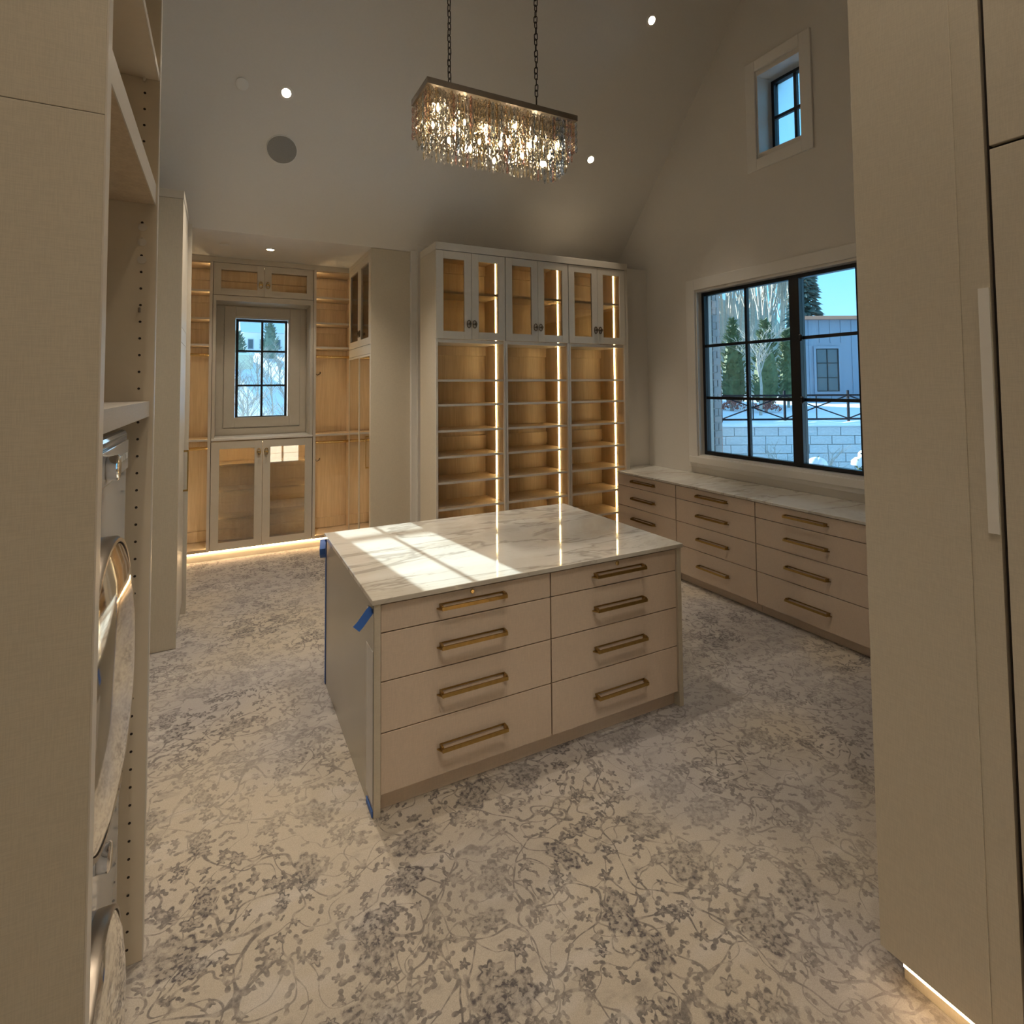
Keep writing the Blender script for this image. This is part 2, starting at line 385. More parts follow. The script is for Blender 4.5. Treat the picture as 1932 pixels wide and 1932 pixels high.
def solo(name, mb, mat, label, cat, group=None, smooth_=False, bevel=0.0):
    xs, ys, zs = zip(*mb.v)
    loc = ((min(xs)+max(xs))/2, (min(ys)+max(ys))/2, min(zs))
    me = mb.mesh(name, loc, smooth_); o = bpy.data.objects.new(name, me); COL.objects.link(o); o.location = loc
    me.materials.append(M[mat])
    if bevel: add_bevel(o, bevel)
    if smooth_: me.set_sharp_from_angle(angle=math.radians(40))
    return tag(o, label, cat, group)
def struct(name, mb, mat, label, bevel=0.0):
    o = solo(name, mb, mat, label, name.split('_')[0], None, False, bevel); o['kind'] = 'structure'
    return o
def inst(name, me, parent, loc, rot=(0, 0, 0), scale=None):   # shared mesh, loc in world
    o = bpy.data.objects.new(name, me); COL.objects.link(o); o.parent = parent
    o.location = Vector(loc) - origin(parent); o.rotation_euler = rot
    if scale: o.scale = scale
    return o
def lamp(name, typ, loc, energy, color, parent=None, **kw):
    d = bpy.data.lights.new(name, typ); d.energy = energy; d.color = color
    for k, v in kw.items(): setattr(d, k, v)
    o = bpy.data.objects.new(name, d); COL.objects.link(o)
    if parent: o.parent = parent; o.location = Vector(loc) - origin(parent)
    else: o.location = loc
    return o

# ------------------------------------------------------------------ room shell
WX = 4.40; SLOPE = 1.1245; YF, ZF = 5.62, 3.25; ZC = 6.0
Y1 = YF - (ZC-ZF)/SLOPE            # where the back slope meets the flat top
Y0 = 0.9; YW = -1.2; ZW = ZC - SLOPE*(Y0-YW)
def zslope(y): return ZF + SLOPE*(YF-y)
XL = -1.05
struct('floor', B(XL-0.15, WX+0.2, YW-0.2, 7.45, -0.12, 0.0), 'carpet', 'cream floor carpet with faded grey flowers and vines')
ce = MB().prism([(YF, ZF), (Y1, ZC), (Y0, ZC), (YW-0.2, ZW-0.2*SLOPE), (YW-0.2, ZW+0.1), (Y0, ZC+0.12), (Y1, ZC+0.12), (YF, ZF+0.15)], XL-0.15, WX+0.15, 'x')
struct('ceiling', ce, 'ceil', 'vaulted white ceiling sloping down to the back')
struct('ceiling_alcove', B(XL-0.15, 1.95, YF+0.001, 7.45, ZF, ZF+0.15), 'ceil', 'low flat ceiling of the back alcove')
# gable wall with the two window openings
OP1 = (2.035, 4.245, 1.085, 2.80)     # y0 y1 z0 z1
OP2 = (2.985, 3.435, 3.955, 4.71)
def gable_top(y): return zslope(y) if y > Y1 else (ZC if y > Y0 else ZW+SLOPE*(y-YW))
wr = MB()
def wall_strip(y0, y1, z0, z1): wr.box(WX, WX+0.22, y0, y1, z0, z1)
wall_strip(YW-0.2, OP1[0], 0, 3.2); wall_strip(OP1[1], 5.62, 0, 3.2)
wall_strip(OP1[0], OP1[1], 0, OP1[2]); wall_strip(OP1[0], OP1[1], OP1[3], 3.2)
wall_strip(OP2[0], OP2[1], 3.2, OP2[2])
wr.prism([(YW-0.2, 3.2), (OP2[0], 3.2), (OP2[0], ZC+0.05), (Y0, ZC+0.05), (YW-0.2, ZW-0.15)], WX, WX+0.22, 'x')
wr.prism([(OP2[1], 3.2), (5.70, 3.2), (OP2[1], zslope(OP2[1])+0.08)], WX, WX+0.22, 'x')
wr.prism([(OP2[0], OP2[3]), (OP2[1], OP2[3]), (OP2[1], zslope(OP2[1])+0.08), (OP2[0], ZC+0.08)], WX, WX+0.22, 'x')
struct('wall_right', wr, 'paint', 'tall white gable wall holding both windows')
YBW = 5.56
struct('wall_back', MB().prism([(YBW, 0), (YBW+0.12, 0), (YBW+0.12, zslope(YBW+0.12)-0.001), (YBW, zslope(YBW)-0.001)], 1.801, WX-0.001, 'x'), 'paint', 'white back wall behind the lit shelving')
struct('wall_alcove', B(1.80, 1.95, 5.685, 7.25, 0, ZF-0.001), 'paint', 'side wall of the back alcove behind the mirror cabinet')
OP3 = (0.130, 0.700, 1.463, 2.635)
YB = 7.12
wb = MB(); wb.box(XL, OP3[0], YB, YB+0.2, 0, ZF-0.001); wb.box(OP3[1], 1.95, YB, YB+0.2, 0, ZF-0.001)
wb.box(OP3[0], OP3[1], YB, YB+0.2, 0, OP3[2]); wb.box(OP3[0], OP3[1], YB, YB+0.2, OP3[3], ZF-0.001)
struct('wall_alcove_back', wb, 'paint', 'end wall of the alcove around its small window')
struct('wall_left', B(XL-0.15, XL, YW-0.2, 7.40, 0, 6.0), 'paint', 'left wall behind the tall cabinets')
struct('wall_front', B(XL, WX-0.001, YW-0.15, YW, 0, ZW-0.02), 'paint', 'wall behind the camera')

struct('wall_back_return', B(3.977, WX-0.001, 5.0, YBW-0.001, 0, 3.165), 'paint', 'short white wall return between shelving and window wall')
# ------------------------------------------------------------------ windows
def make_window_x(name, label, xf, y0, y1, z0, z1, ybars, zbars, centre=None, fw_=0.034):
    """black steel window in the gable wall; xf = room side of the frame"""
    w = bpy.data.objects.new(name, None); COL.objects.link(w); w.location = (xf, (y0+y1)/2, z0)
    w['label'] = label; w['kind'] = 'structure'; w['category'] = 'window'
    part('window_frame', MB().frame_x(y0, y1, z0, z1, xf, xf+0.06, fw_), 'black', w)
    ys = [y0+fw_]; 
    if centre:
        part('mullion', B(xf-0.012, xf+0.06, centre-0.048, centre+0.048, z0+fw_, z1-fw_), 'black', w)
    edges = sorted([y0+fw_-0.0, y1-fw_] + ([centre-0.048, centre+0.048] if centre else []))
    cols = [(edges[i], edges[i+1]) for i in range(0, len(edges), 2)]
    for a, c in cols:
        inner = [b for b in ybars if a < b < c]
        for b in inner: part('muntin', B(xf+0.012, xf+0.045, b-0.014, b+0.014, z0+fw_, z1-fw_), 'black', w)
        yy = [a] + inner + [c]
        zz = [z0+fw_] + zbars + [z1-fw_]
        for b in zbars:
            for i in range(len(yy)-1):
                lo = yy[i] + (0.014 if i > 0 else 0); hi = yy[i+1] - (0.014 if i < len(yy)-2 else 0)
                part('muntin', B(xf+0.012, xf+0.045, lo, hi, b-0.014, b+0.014), 'black', w)
        for i in range(len(yy)-1):
            for j in range(len(zz)-1):
                lo = yy[i] + (0.014 if i > 0 else 0); hi = yy[i+1] - (0.014 if i < len(yy)-2 else 0)
                zl = zz[j] + (0.014 if j > 0 else 0); zh = zz[j+1] - (0.014 if j < len(zz)-2 else 0)
                part('pane', B(xf+0.026, xf+0.030, lo, hi, zl, zh), 'glass', w)
    return w
w1 = make_window_x('window_1', 'wide black steel casement window above the drawer run', 4.47, 2.05, 4.232, 1.10, 2.785, [3.69, 2.62], [1.685, 2.225], centre=3.16)
for zz in (1.685, 2.225):
    part('hinge', MB().lathe([(0.012, -0.03), (0.020, -0.02), (0.020, 0.02), (0.012, 0.03)], (4.455, 3.108, zz), 'z', 10), 'black', w1)
w2 = make_window_x('window_2', 'small black framed window high in the gable', 4.585, 2.955, 3.42, 3.90, 4.69, [3.185], [4.335], None, 0.028)
# alcove window (faces -y)
w3 = bpy.data.objects.new('window_3', None); COL.objects.link(w3); w3.location = (0.415, 7.14, 1.47)
w3['label'] = 'six pane black window at the end of the alcove'; w3['kind'] = 'structure'; w3['category'] = 'window'
X0, X1, Z0, Z1 = 0.138, 0.692, 1.472, 2.626
part('window_frame', MB().frame_y(X0, X1, Z0, Z1, 7.14, 7.19, 0.028), 'black', w3)
part('muntin', B(0.404, 0.428, 7.145, 7.18, Z0+0.022, Z1-0.022), 'black', w3)
for b in (1.855, 2.255):
    part('muntin', B(X0+0.022, 0.404, 7.145, 7.18, b-0.011, b+0.011), 'black', w3)
    part('muntin', B(0.428, X1-0.022, 7.145, 7.18, b-0.011, b+0.011), 'black', w3)
for a, c in ((X0+0.022, 0.404), (0.428, X1-0.022)):
    for lo, hi in ((Z0+0.022, 1.844), (1.866, 2.244), (2.266, Z1-0.022)):
        part('pane', B(a, c, 7.16, 7.164, lo, hi), 'glass', w3)
part('latch', MB().tube([(X0+0.012, 7.135, 1.93), (X0+0.016, 7.115, 1.98), (X0+0.014, 7.12, 2.06)], [0.010, 0.016, 0.008], 8), 'black', w3, True)
# casings
t1 = MB(); cw = 0.115
t1.frame_x(OP1[0]-cw, OP1[1]+cw, OP1[2]-cw, OP1[3]+cw+0.01, WX-0.025, WX, cw)
struct('trim_1', t1, 'trim', 'white flat casing around the wide window', 0.004)
t1b = MB().frame_x(OP1[0], OP1[1], OP1[2], OP1[3], WX-0.001, WX+0.15, 0.012)
struct('trim_2', t1b, 'trim', 'white jamb lining of the wide window')
struct('trim_3', B(WX-0.04, WX-0.025, OP1[0]-0.10, OP1[1]+0.10, OP1[2]-0.075, OP1[2]-0.005), 'trim', 'moulded sill strip under the wide window', 0.006)
t2 = MB().frame_x(2.885, 3.545, 3.81, 4.85, WX-0.022, WX, 0.105)
struct('trim_4', t2, 'trim', 'white flat casing around the high gable window', 0.004)
struct('trim_5', MB().frame_x(OP2[0], OP2[1], OP2[2], OP2[3], WX-0.001, WX+0.22, 0.010), 'trim', 'deep white jamb lining of the high gable window')
t3 = MB().frame_y(0.018, 0.832, 1.375, 2.765, YB-0.022, YB, 0.115)
struct('trim_6', t3, 'lac', 'greige casing around the alcove window', 0.004)
struct('trim_7', B(1.742, 1.7995, 5.585, 5.635, 0, ZF-0.002), 'trim', 'narrow upright trim between shelving and alcove')

# ------------------------------------------------------------------ hardware
def handle_mesh(L):
    m = MB()
    m.box(-L/2, L/2, -0.004, 0, 0.006, 0.012)                     # back rail
    m.box(-L/2, -L/2+0.009, -0.034, -0.004, -0.008, 0.012); m.box(L/2-0.009, L/2, -0.034, -0.004, -0.008, 0.012)
    m.box(-L/2, L/2, -0.042, -0.034, -0.009, 0.007)               # grip
    m.prism([(L/2, -0.004), (L/2, -0.03), (L/2+0.014, -0.004)], -0.010, -0.004, 'z')
    m.prism([(-L/2, -0.004), (-L/2-0.014, -0.004), (-L/2, -0.03)], -0.010, -0.004, 'z')
    me = m.mesh('handle'); me.materials.append(M['brass']); return me
HANDLE = handle_mesh(0.33)
LOCK = MB().lathe([(0.011, 0.0), (0.011, -0.005), (0.008, -0.008), (0.003, -0.008)], (0, 0, 0), 'y', 14).mesh('lock', smooth_=False); LOCK.materials.append(M['gold'])
def knob_mesh(mat):
    m = MB()
    n = 18                                                        # oval ring plate
    m.tube([(0.019*math.cos(2*PI*k/n), -0.004, 0.036*math.sin(2*PI*k/n)) for k in range(n)], 0.0042, 6, close=True)
    m.lathe([(0.006, 0), (0.006, -0.020), (0.013, -0.026), (0.014, -0.034), (0.008, -0.038)], (0, 0, 0), 'y', 12)
    m.box(-0.015, 0.015, -0.006, -0.002, -0.004, 0.004)
    me = m.mesh('knob', smooth_=True); me.materials.append(M[mat]); me.set_sharp_from_angle(angle=0.9); return me
KNOB = knob_mesh('bronze'); KNOBG = knob_mesh('gold')

ZD = [0.882, 0.760, 0.552, 0.336, 0.079]      # drawer joints, top to bottom
ZH = [0.826, 0.652, 0.444, 0.206]
GAP = 0.0025
# ------------------------------------------------------------------ drawer run under the wide window
DX = 3.80
cols = [(4.825, 3.970, 'leftmost drawer column beside the lit shelving'), (3.966, 3.092, 'second drawer column, just right of the island corner'),
        (3.088, 2.216, 'third drawer column, under the window centre'), (2.212, 1.34, 'last drawer column, mostly hidden by the right-hand cabinet')]
for i, (ya, yb, desc) in enumerate(cols):
    t = thing('drawer_cabinet', ((DX+WX)/2, (ya+yb)/2, 0), 'cream ' + desc + ' of the window run', 'drawer cabinet', 'drawer columns under the window')
    part('carcass', B(DX+0.022, WX-0.006, yb+0.001, ya-0.001, 0.075, 0.884), 'dark', t)
    part('toe_kick', B(DX+0.055, DX+0.075, yb, ya, 0.001, 0.074), 'lineny', t)
    for j in range(4):
        d = part('drawer', B(DX, DX+0.020, yb+GAP, ya-GAP, ZD[j+1]+GAP, ZD[j]-GAP), 'lineny', t, bevel=0.0012)
        if i < 3 or True:
            inst('handle', HANDLE, d, (DX, (ya+yb)/2 + (0.02 if i == 0 else 0), ZH[j]), (0, 0, -PI/2))
    if i == 0: part('end_filler', B(DX+0.004, DX+0.022, 4.8255, 4.829, 0.079, 0.884), 'lineny', t)
solo('worktop', B(DX-0.012, WX-0.003, 1.33, 4.828, 0.885, 0.905).box(3.978, WX-0.003, 4.828, 4.998, 0.885, 0.905), 'marble', 'long pale marble worktop over the drawer run below the window', 'worktop', bevel=0.003)

# ------------------------------------------------------------------ island
IX0, IX1, IY0, IY1 = 0.587, 2.360, 2.427, 3.673
isl = thing('island_cabinet', ((IX0+IX1)/2, (IY0+IY1)/2, 0), 'cream drawer island standing in the middle of the carpet', 'island')
part('carcass', B(IX0+0.035, IX1-0.035, IY0+0.034, IY1-0.034, 0.075, 0.886), 'dark', isl)
part('toe_kick', B(IX0+0.035, IX1-0.035, IY0+0.045, IY0+0.065, 0.001, 0.074), 'linenx', isl)
part('toe_kick', B(IX0+0.035, IX1-0.035, IY1-0.065, IY1-0.045, 0.001, 0.074), 'linenx', isl)
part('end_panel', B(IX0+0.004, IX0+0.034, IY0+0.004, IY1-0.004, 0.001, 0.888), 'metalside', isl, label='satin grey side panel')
part('panel_edge', B(IX0+0.006, IX0+0.034, IY0+0.0005, IY0+0.0035, 0.001, 0.888), 'linen', isl)
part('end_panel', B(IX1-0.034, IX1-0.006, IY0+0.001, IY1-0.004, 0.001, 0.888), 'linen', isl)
for ci, (xa, xb) in enumerate(((0.6235, 1.482), (1.486, 2.3245))):
    for j in range(4):
        d = part('drawer', B(xa+GAP*0.6, xb-GAP*0.6, IY0+0.012, IY0+0.032, ZD[j+1]+GAP, ZD[j]-GAP), 'linenx', isl, bevel=0.0012)
        inst('handle', HANDLE, d, ((1.056, 1.914)[ci], IY0+0.012, ZH[j]))
        if j == 0: inst('lock', LOCK, d, ((1.054, 1.905)[ci], IY0+0.012, 0.866))
    for j in range(4):
        part('drawer', B(xa+GAP*0.6, xb-GAP*0.6, IY1-0.032, IY1-0.012, ZD[j+1]+GAP, ZD[j]-GAP), 'linenx', isl)
solo('worktop', B(IX0-0.004, IX1+0.006, IY0-0.006, IY1+0.006, 0.889, 0.912), 'marble', 'square polished marble island top catching the sun patch', 'worktop', bevel=0.003)
# tape and film on the island
solo('protective_film', B(IX0+0.001, IX0+0.0035, IY0+0.010, IY0+0.125, 0.055, 0.69), 'film', 'long white film strip stuck to the island front left edge', 'film')
solo('painter_tape', B(IX0-0.0005, IX0+0.0035, IY0+0.010, IY0+0.115, 0.003, 0.028), 'tape', 'blue tape scrap at the foot of the white film strip', 'tape')
def flap(pts, wv, mat, label):
    m = MB(); n = len(pts); wv = Vector(wv)
    th = 0.0012
    for p in pts:
        p = Vector(p)
        for d in (0, 1):
            for s_ in (-1, 1): m.v.append(tuple(p + wv*s_*0.5 + Vector((0, -th*d, th*0.6*d))))
    for i in range(n-1):
        a = 4*i; b = 4*(i+1)
        m.f += [(a, a+1, b+1, b), (a+2, b+2, b+3, a+3), (a, b, b+2, a+2), (a+1, a+3, b+3, b+1)]
    m.f += [(0, 2, 3, 1), (4*n-4, 4*n-3, 4*n-1, 4*n-2)]
    return solo('painter_tape', m, mat, label, 'tape', smooth_=True)
flap([(IX0+0.002, IY0+0.022, 0.868), (IX0-0.012, IY0+0.018, 0.858), (IX0-0.030, IY0+0.015, 0.838), (IX0-0.052, IY0+0.01, 0.815), (IX0-0.070, IY0+0.004, 0.802)], (0.026, -0.004, -0.024), 'tape', 'loose blue tape flap hanging at the island front left corner')
flap([(IX0-0.012, IY1-0.006, 0.875), (IX0-0.020, IY1-0.045, 0.862), (IX0-0.026, IY1-0.070, 0.835), (IX0-0.024, IY1-0.066, 0.800), (IX0-0.016, IY1-0.035, 0.772), (IX0-0.012, IY1-0.008, 0.768)], (0.034, 0.0, 0.0), 'tape', 'curled blue tape loop at the island back left corner')
solo('painter_tape', B(IX0+0.0005, IX0+0.0035, IY1-0.034, IY1-0.006, 0.004, 0.875), 'tape', 'long blue tape line down the island back left edge', 'tape')
m = MB().lathe([(0.003, 0), (0.009, -0.004), (0.010, -0.012), (0.006, -0.016)], (IX0+0.003, IY0+0.055, 0.862), 'x', 12)
part('bolt', m, 'chrome', isl, True)

# ------------------------------------------------------------------ lit shelving wall
def glazed_door(t, x0, x1, z0, z1, y, fwid, gmat, kx, kz, kmesh):
    d = part('door', MB().frame_y(x0, x1, z0, z1, y, y+0.021, fwid), 'lac', t, bevel=0.001)
    part('glass', B(x0+fwid-0.001, x1-fwid+0.001, y+0.010, y+0.014, z0+fwid-0.001, z1-fwid+0.001), gmat, d)
    inst('knob', kmesh, d, (kx, y, kz))
    return d
SY = 4.83; SB = 5.285
bays = [(1.738, 2.455, 'left bay of the lit shelving wall, next to its exposed side panel'), (2.459, 3.192, 'middle bay of the lit shelving wall, with reflections in its doors'), (3.196, 3.938, 'right bay of the lit shelving wall, in the corner by the drawers')]
SHZ = [1.890, 1.660, 1.420, 1.180, 0.945, 0.704, 0.460, 0.22]
ZTOP = 3.095; ZDB = 2.268
for bi, (xa, xb, desc) in enumerate(bays):
    t = thing('shelving_bay', ((xa+xb)/2, (SY+SB)/2, 0), desc, 'shelving', 'bays of the lit shelving wall')
    st = 0.019
    for xs in (xa, xb-st):
        part('side_panel', B(xs, xs+st, SY+0.022, SB, 0.02, ZTOP), 'linen' if (bi == 0 and xs == xa) else 'wood', t)
    # front stiles
    part('face_stile', B(xa, xa+st, SY, SY+0.0215, 0.02, ZDB-0.002), 'edge', t); part('face_stile', B(xb-st, xb, SY, SY+0.0215, 0.02, ZDB-0.002), 'edge', t)
    part('back_panel', B(xa+st, xb-st, SB-0.012, SB, 0.02, ZTOP), 'wood', t)
    part('plinth', B(xa, xb, SY+0.03, SB-0.014, 0.001, 0.019), 'lac', t)
    part('deck', B(xa+st, xb-st, SY+0.02, SB-0.013, ZDB-0.034, ZDB-0.004), 'edge', t)
    part('top_panel', B(xa+st, xb-st, SY+0.023, SB-0.013, ZTOP-0.019, ZTOP), 'wood', t)
    part('nailer', B(xa+st, xb-st, SB-0.030, SB-0.013, ZTOP-0.12, ZTOP-0.020), 'wood', t)
    part('nailer', B(xa+st, xb-st, SB-0.030, SB-0.013, ZDB-0.13, ZDB-0.035), 'wood', t)
    part('nailer', B(xa+st, xb-st, SB-0.030, SB-0.013, 1.20, 1.32), 'wood', t)
    for z in SHZ:
        s_ = part('shelf', B(xa+st+0.001, xb-st-0.001, SY+0.0230, SB-0.031, z-0.020, z), 'wood', t)
        part('edge_band', B(xa+st+0.001, xb-st-0.001, SY+0.0205, SY+0.0228, z-0.020, z), 'edge', s_)
    part('shelf', B(xa+st+0.001, xb-st-0.001, SY+0.03, SB-0.031, 2.70, 2.722), 'wood', t)
    mid = (xa+xb)/2
    glazed_door(t, xa+0.002, mid-0.0015, ZDB, ZTOP-0.004, SY-0.001, 0.072, 'cglass', mid-0.030, ZDB+0.145, KNOB)
    glazed_door(t, mid+0.0015, xb-0.002, ZDB, ZTOP-0.004, SY-0.001, 0.072, 'cglass', mid+0.030, ZDB+0.145, KNOB)
    # LED strip let into the right side panel, broken by every shelf
    zs = [0.03] + [z for s_ in sorted(SHZ) for z in (s_-0.022, s_+0.002)] + [ZDB-0.036]
    yl = 5.005
    for k in range(0, len(zs), 2):
        part('led_strip', B(xb-st-0.006, xb-st-0.0005, yl-0.008, yl+0.005, zs[k], zs[k+1]), 'led', t)
    for za, zb in ((ZDB+0.002, 2.698), (2.724, ZTOP-0.022)):
        part('led_strip', B(xb-st-0.006, xb-st-0.0005, yl-0.008, yl+0.005, za, zb), 'led', t)
solo('cornice_board', B(1.736, 3.975, SY-0.004, SB, ZTOP+0.002, ZTOP+0.072), 'lac', 'flat top board running over the lit shelving wall', 'cornice', bevel=0.002)
solo('corner_filler', B(3.940, 3.975, SY+0.002, SB, 0.001, ZTOP+0.001), 'lac', 'narrow upright filler at the right end of the lit shelving', 'filler panel')

# ------------------------------------------------------------------ back alcove
AY = 6.745; ZAT = 3.19; ZAB = 0.100
AX0, AX1 = -0.093, 0.932
# plinth with light
pl = thing('alcove_plinth', (0.4, 6.85, 0), 'low lit plinth running along the foot of the alcove cabinets', 'plinth')
part('board', B(-0.98, 1.335, AY+0.035, AY+0.055, 0.001, 0.085), 'lac', pl)
part('led_strip', B(-0.98, 1.335, AY+0.012, AY+0.033, 0.083, 0.097), 'toeled', pl)
# upper glazed cabinet
def sides(t, x0, x1, y0, y1, z0, z1, st=0.019, mat='wood', face='lac'):
    for xs in (x0, x1-st):
        part('side_panel', B(xs, xs+st, y0, y1, z0, z1), face, t)
    part('back_panel', B(x0+st, x1-st, y1-0.012, y1, z0, z1), mat, t)
    part('top_panel', B(x0+st, x1-st, y0, y1-0.013, z1-0.019, z1), mat, t)
    part('bottom_panel', B(x0+st, x1-st, y0, y1-0.013, z0, z0+0.019), mat, t)
t = thing('glazed_wall_cabinet', (0.42, 6.93, 2.835), 'shallow two door glazed cabinet above the alcove window', 'cabinet')
sides(t, AX0, AX1, AY+0.023, YB-0.002, 2.835, ZAT)
part('nailer', B(AX0+0.02, AX1-0.02, YB-0.03, YB-0.015, 3.05, 3.165), 'wood', t)
xm = (AX0+AX1)/2 - 0.01
glazed_door(t, AX0+0.002, xm-0.0015, 2.838, ZAT-0.003, AY, 0.072, 'cglass', xm-0.036, 2.97, KNOBG)
glazed_door(t, xm+0.0015, AX1-0.002, 2.838, ZAT-0.003, AY, 0.072, 'cglass', xm+0.036, 2.97, KNOBG)
for zz_ in (ZAT-0.030,):
    part('led_strip', B(AX0+0.03, AX1-0.03, AY+0.026, AY+0.034, zz_, zz_+0.008), 'dimled', t)
# window niche lining
t = thing('niche_lining', (0.42, 6.93, 1.27), 'greige panelled lining around the alcove window niche', 'panelling')
part('side_lining', B(AX0, AX0+0.030, AY+0.002, YB-0.024, 1.290, 2.832), 'lac', t); part('side_lining', B(AX1-0.030, AX1, AY+0.002, YB-0.024, 1.290, 2.832), 'lac', t)
part('head_lining', B(AX0+0.030, AX1-0.030, AY+0.002, YB-0.024, 2.775, 2.832), 'lac', t)
part('back_lining', MB().frame_y(AX0+0.031, AX1-0.031, 1.291, 2.774, YB-0.004-0.010, YB-0.002, 0.075), 'lac', t)
part('ledge', B(AX0, AX1, AY-0.006, YB-0.024, 1.262, 1.288), 'trim', t, bevel=0.003)
# lower glazed cabinet
t = thing('glazed_base_cabinet', (0.42, 6.93, 0), 'two door glazed base cabinet below the alcove window', 'cabinet')
sides(t, AX0, AX1, AY+0.023, YB-0.002, ZAB, 1.258)
for z in (0.42, 0.72, 1.0):
    part('shelf', B(AX0+0.021, AX1-0.021, AY+0.05, YB-0.016, z-0.02, z), 'wood', t)
part('nailer', B(AX0+0.02, AX1-0.02, YB-0.03, YB-0.015, 0.13, 0.24), 'wood', t)
glazed_door(t, AX0+0.002, xm-0.0015, ZAB+0.002, 1.250, AY, 0.078, 'rglass', xm-0.038, 1.125, KNOBG)
glazed_door(t, xm+0.0015, AX1-0.002, ZAB+0.002, 1.250, AY, 0.078, 'rglass', xm+0.038, 1.125, KNOBG)
part('led_strip', B(AX0+0.03, AX1-0.03, AY+0.026, AY+0.034, 1.226, 1.234), 'bayled', t)
for xx_ in (AX0+0.022, AX1-0.030):
    part('led_strip', B(xx_, xx_+0.008, AY+0.026, AY+0.034, 0.14, 1.22), 'bayled', t)
# open hanging bays either side
def hanging_bay(x0, x1, label, hooks, ledside):
    t = thing('hanging_bay', ((x0+x1)/2, 6.93, 0), label, 'wardrobe', 'open hanging bays beside the alcove window')
    st = 0.019
    for xs in (x0, x1-st):
        part('side_panel', B(xs, xs+st, AY+0.004, YB-0.002, ZAB, ZAT), 'wood', t)
        lip = 0.010
        part('face_stile', B(xs-(lip if (xs > x0 and ledside > 0) else 0), xs+st+(lip if (xs == x0 and ledside < 0) else 0), AY, AY+0.0035, ZAB, ZAT), 'edge', t)
    part('back_panel', B(x0+st, x1-st, YB-0.012, YB-0.002, ZAB, ZAT), 'wood', t)
    part('top_panel', B(x0+st, x1-st, AY+0.002, YB-0.013, ZAT-0.019, ZAT), 'wood', t)
    part('bottom_panel', B(x0+st, x1-st, AY+0.002, YB-0.013, ZAB, ZAB+0.03), 'wood', t)
    for z in (2.885, 2.585, 2.300, 1.285):
        s_ = part('shelf', B(x0+st+0.001, x1-st-0.001, AY+0.012, YB-0.031, z-0.022, z), 'wood', t)
        part('edge_band', B(x0+st+0.001, x1-st-0.001, AY+0.0095, AY+0.0118, z-0.022, z), 'edge', s_)
        part('nailer', B(x0+st, x1-st, YB-0.030, YB-0.013, z-0.10, z-0.025), 'wood', t)
    part('nailer', B(x0+st, x1-st, YB-0.030, YB-0.013, 3.04, 3.16), 'wood', t)
    part('nailer', B(x0+st, x1-st, YB-0.030, YB-0.013, 0.135, 0.25), 'wood', t)
    for z in (2.19, 1.175):
        part('hanging_rail', MB().tube([(x0+st, AY+0.17, z), (x1-st, AY+0.17, z)], 0.016, 12), 'gold', t, True)
        for xs, s_ in ((x0+st, 1), (x1-st, -1)):
            part('rail_bracket', MB().lathe([(0.026, 0), (0.026, 0.006*s_), (0.017, 0.012*s_)], (xs+0.0002*s_, AY+0.17, z), 'x', 14), 'gold', t)
    if hooks:
        for z in (2.02, 1.03):
            part('hook', MB().tube([(x0+st+0.002, AY+0.02, z+0.045), (x0+st+0.006, AY+0.02, z-0.035), (x0+st+0.03, AY+0.01, z-0.05), (x0+st+0.055, AY, z-0.035), (x0+st+0.058, AY, z-0.015)], 0.008, 8), 'bronze', t, True)
    # light channel behind the front stile
    xs = x0+st+0.0005 if ledside < 0 else x1-st-0.0055
    for za, zb in ((ZAB+0.032, 1.262), (1.286, 2.277), (2.301, 2.562), (2.586, 2.862), (2.886, ZAT-0.02)):
        part('led_strip', B(xs, xs+0.005, AY+0.030, AY+0.042, za, zb), 'bayled', t)
hanging_bay(AX1+0.004, 1.40, 'open hanging bay with brass rails right of the alcove window', True, -1)
hanging_bay(-0.98, AX0-0.004, 'open hanging bay with brass rails left of the alcove window', False, 1)
solo('fascia_board', B(-0.98, 1.335, AY+0.004, AY+0.024, ZAT+0.002, ZF-0.002), 'lac', 'narrow fascia above the alcove cabinets under the flat ceiling', 'fascia')
# mirror door cabinet on the right side of the alcove (doors face -x)
PX, PY = 1.335, 5.640
t = thing('mirror_wardrobe', (1.56, 6.2, 0), 'tall wardrobe with mirrored door and glazed top doors beside the alcove', 'wardrobe')
part('end_panel', B(PX, 1.795, PY, PY+0.028, 0.001, ZF-0.003), 'linen', t, bevel=0.0015)
part('back_panel', B(1.775, 1.795, PY+0.029, 6.735, 0.001, ZF-0.003), 'wood', t)
part('far_panel', B(PX+0.024, 1.774, 6.715, 6.735, 0.001, ZF-0.003), 'linen', t)
part('toe_kick', B(PX+0.06, PX+0.08, PY+0.029, 6.71, 0.001, 0.095), 'linen', t)
part('deck', B(PX+0.024, 1.774, PY+0.029, 6.714, 2.235, 2.262), 'wood', t)
part('deck', B(PX+0.024, 1.774, PY+0.029, 6.714, 0.097, 0.118), 'wood', t)
part('shelf', B(PX+0.03, 1.774, PY+0.029, 6.714, 2.72, 2.742), 'wood', t)
part('cornice', B(PX, PX+0.022, PY+0.0285, 6.735, 3.200, ZF-0.003), 'lac', t)
part('rail_band', B(PX+0.002, PX+0.022, PY+0.0285, 6.735, 2.170, 2.262), 'lac', t)
part('led_strip', B(PX+0.026, PX+0.034, PY+0.05, 6.70, 3.170, 3.178), 'bayled', t)
part('led_strip', B(PX+0.026, PX+0.036, PY+0.030, PY+0.038, 2.28, 3.16), 'bayled', t)
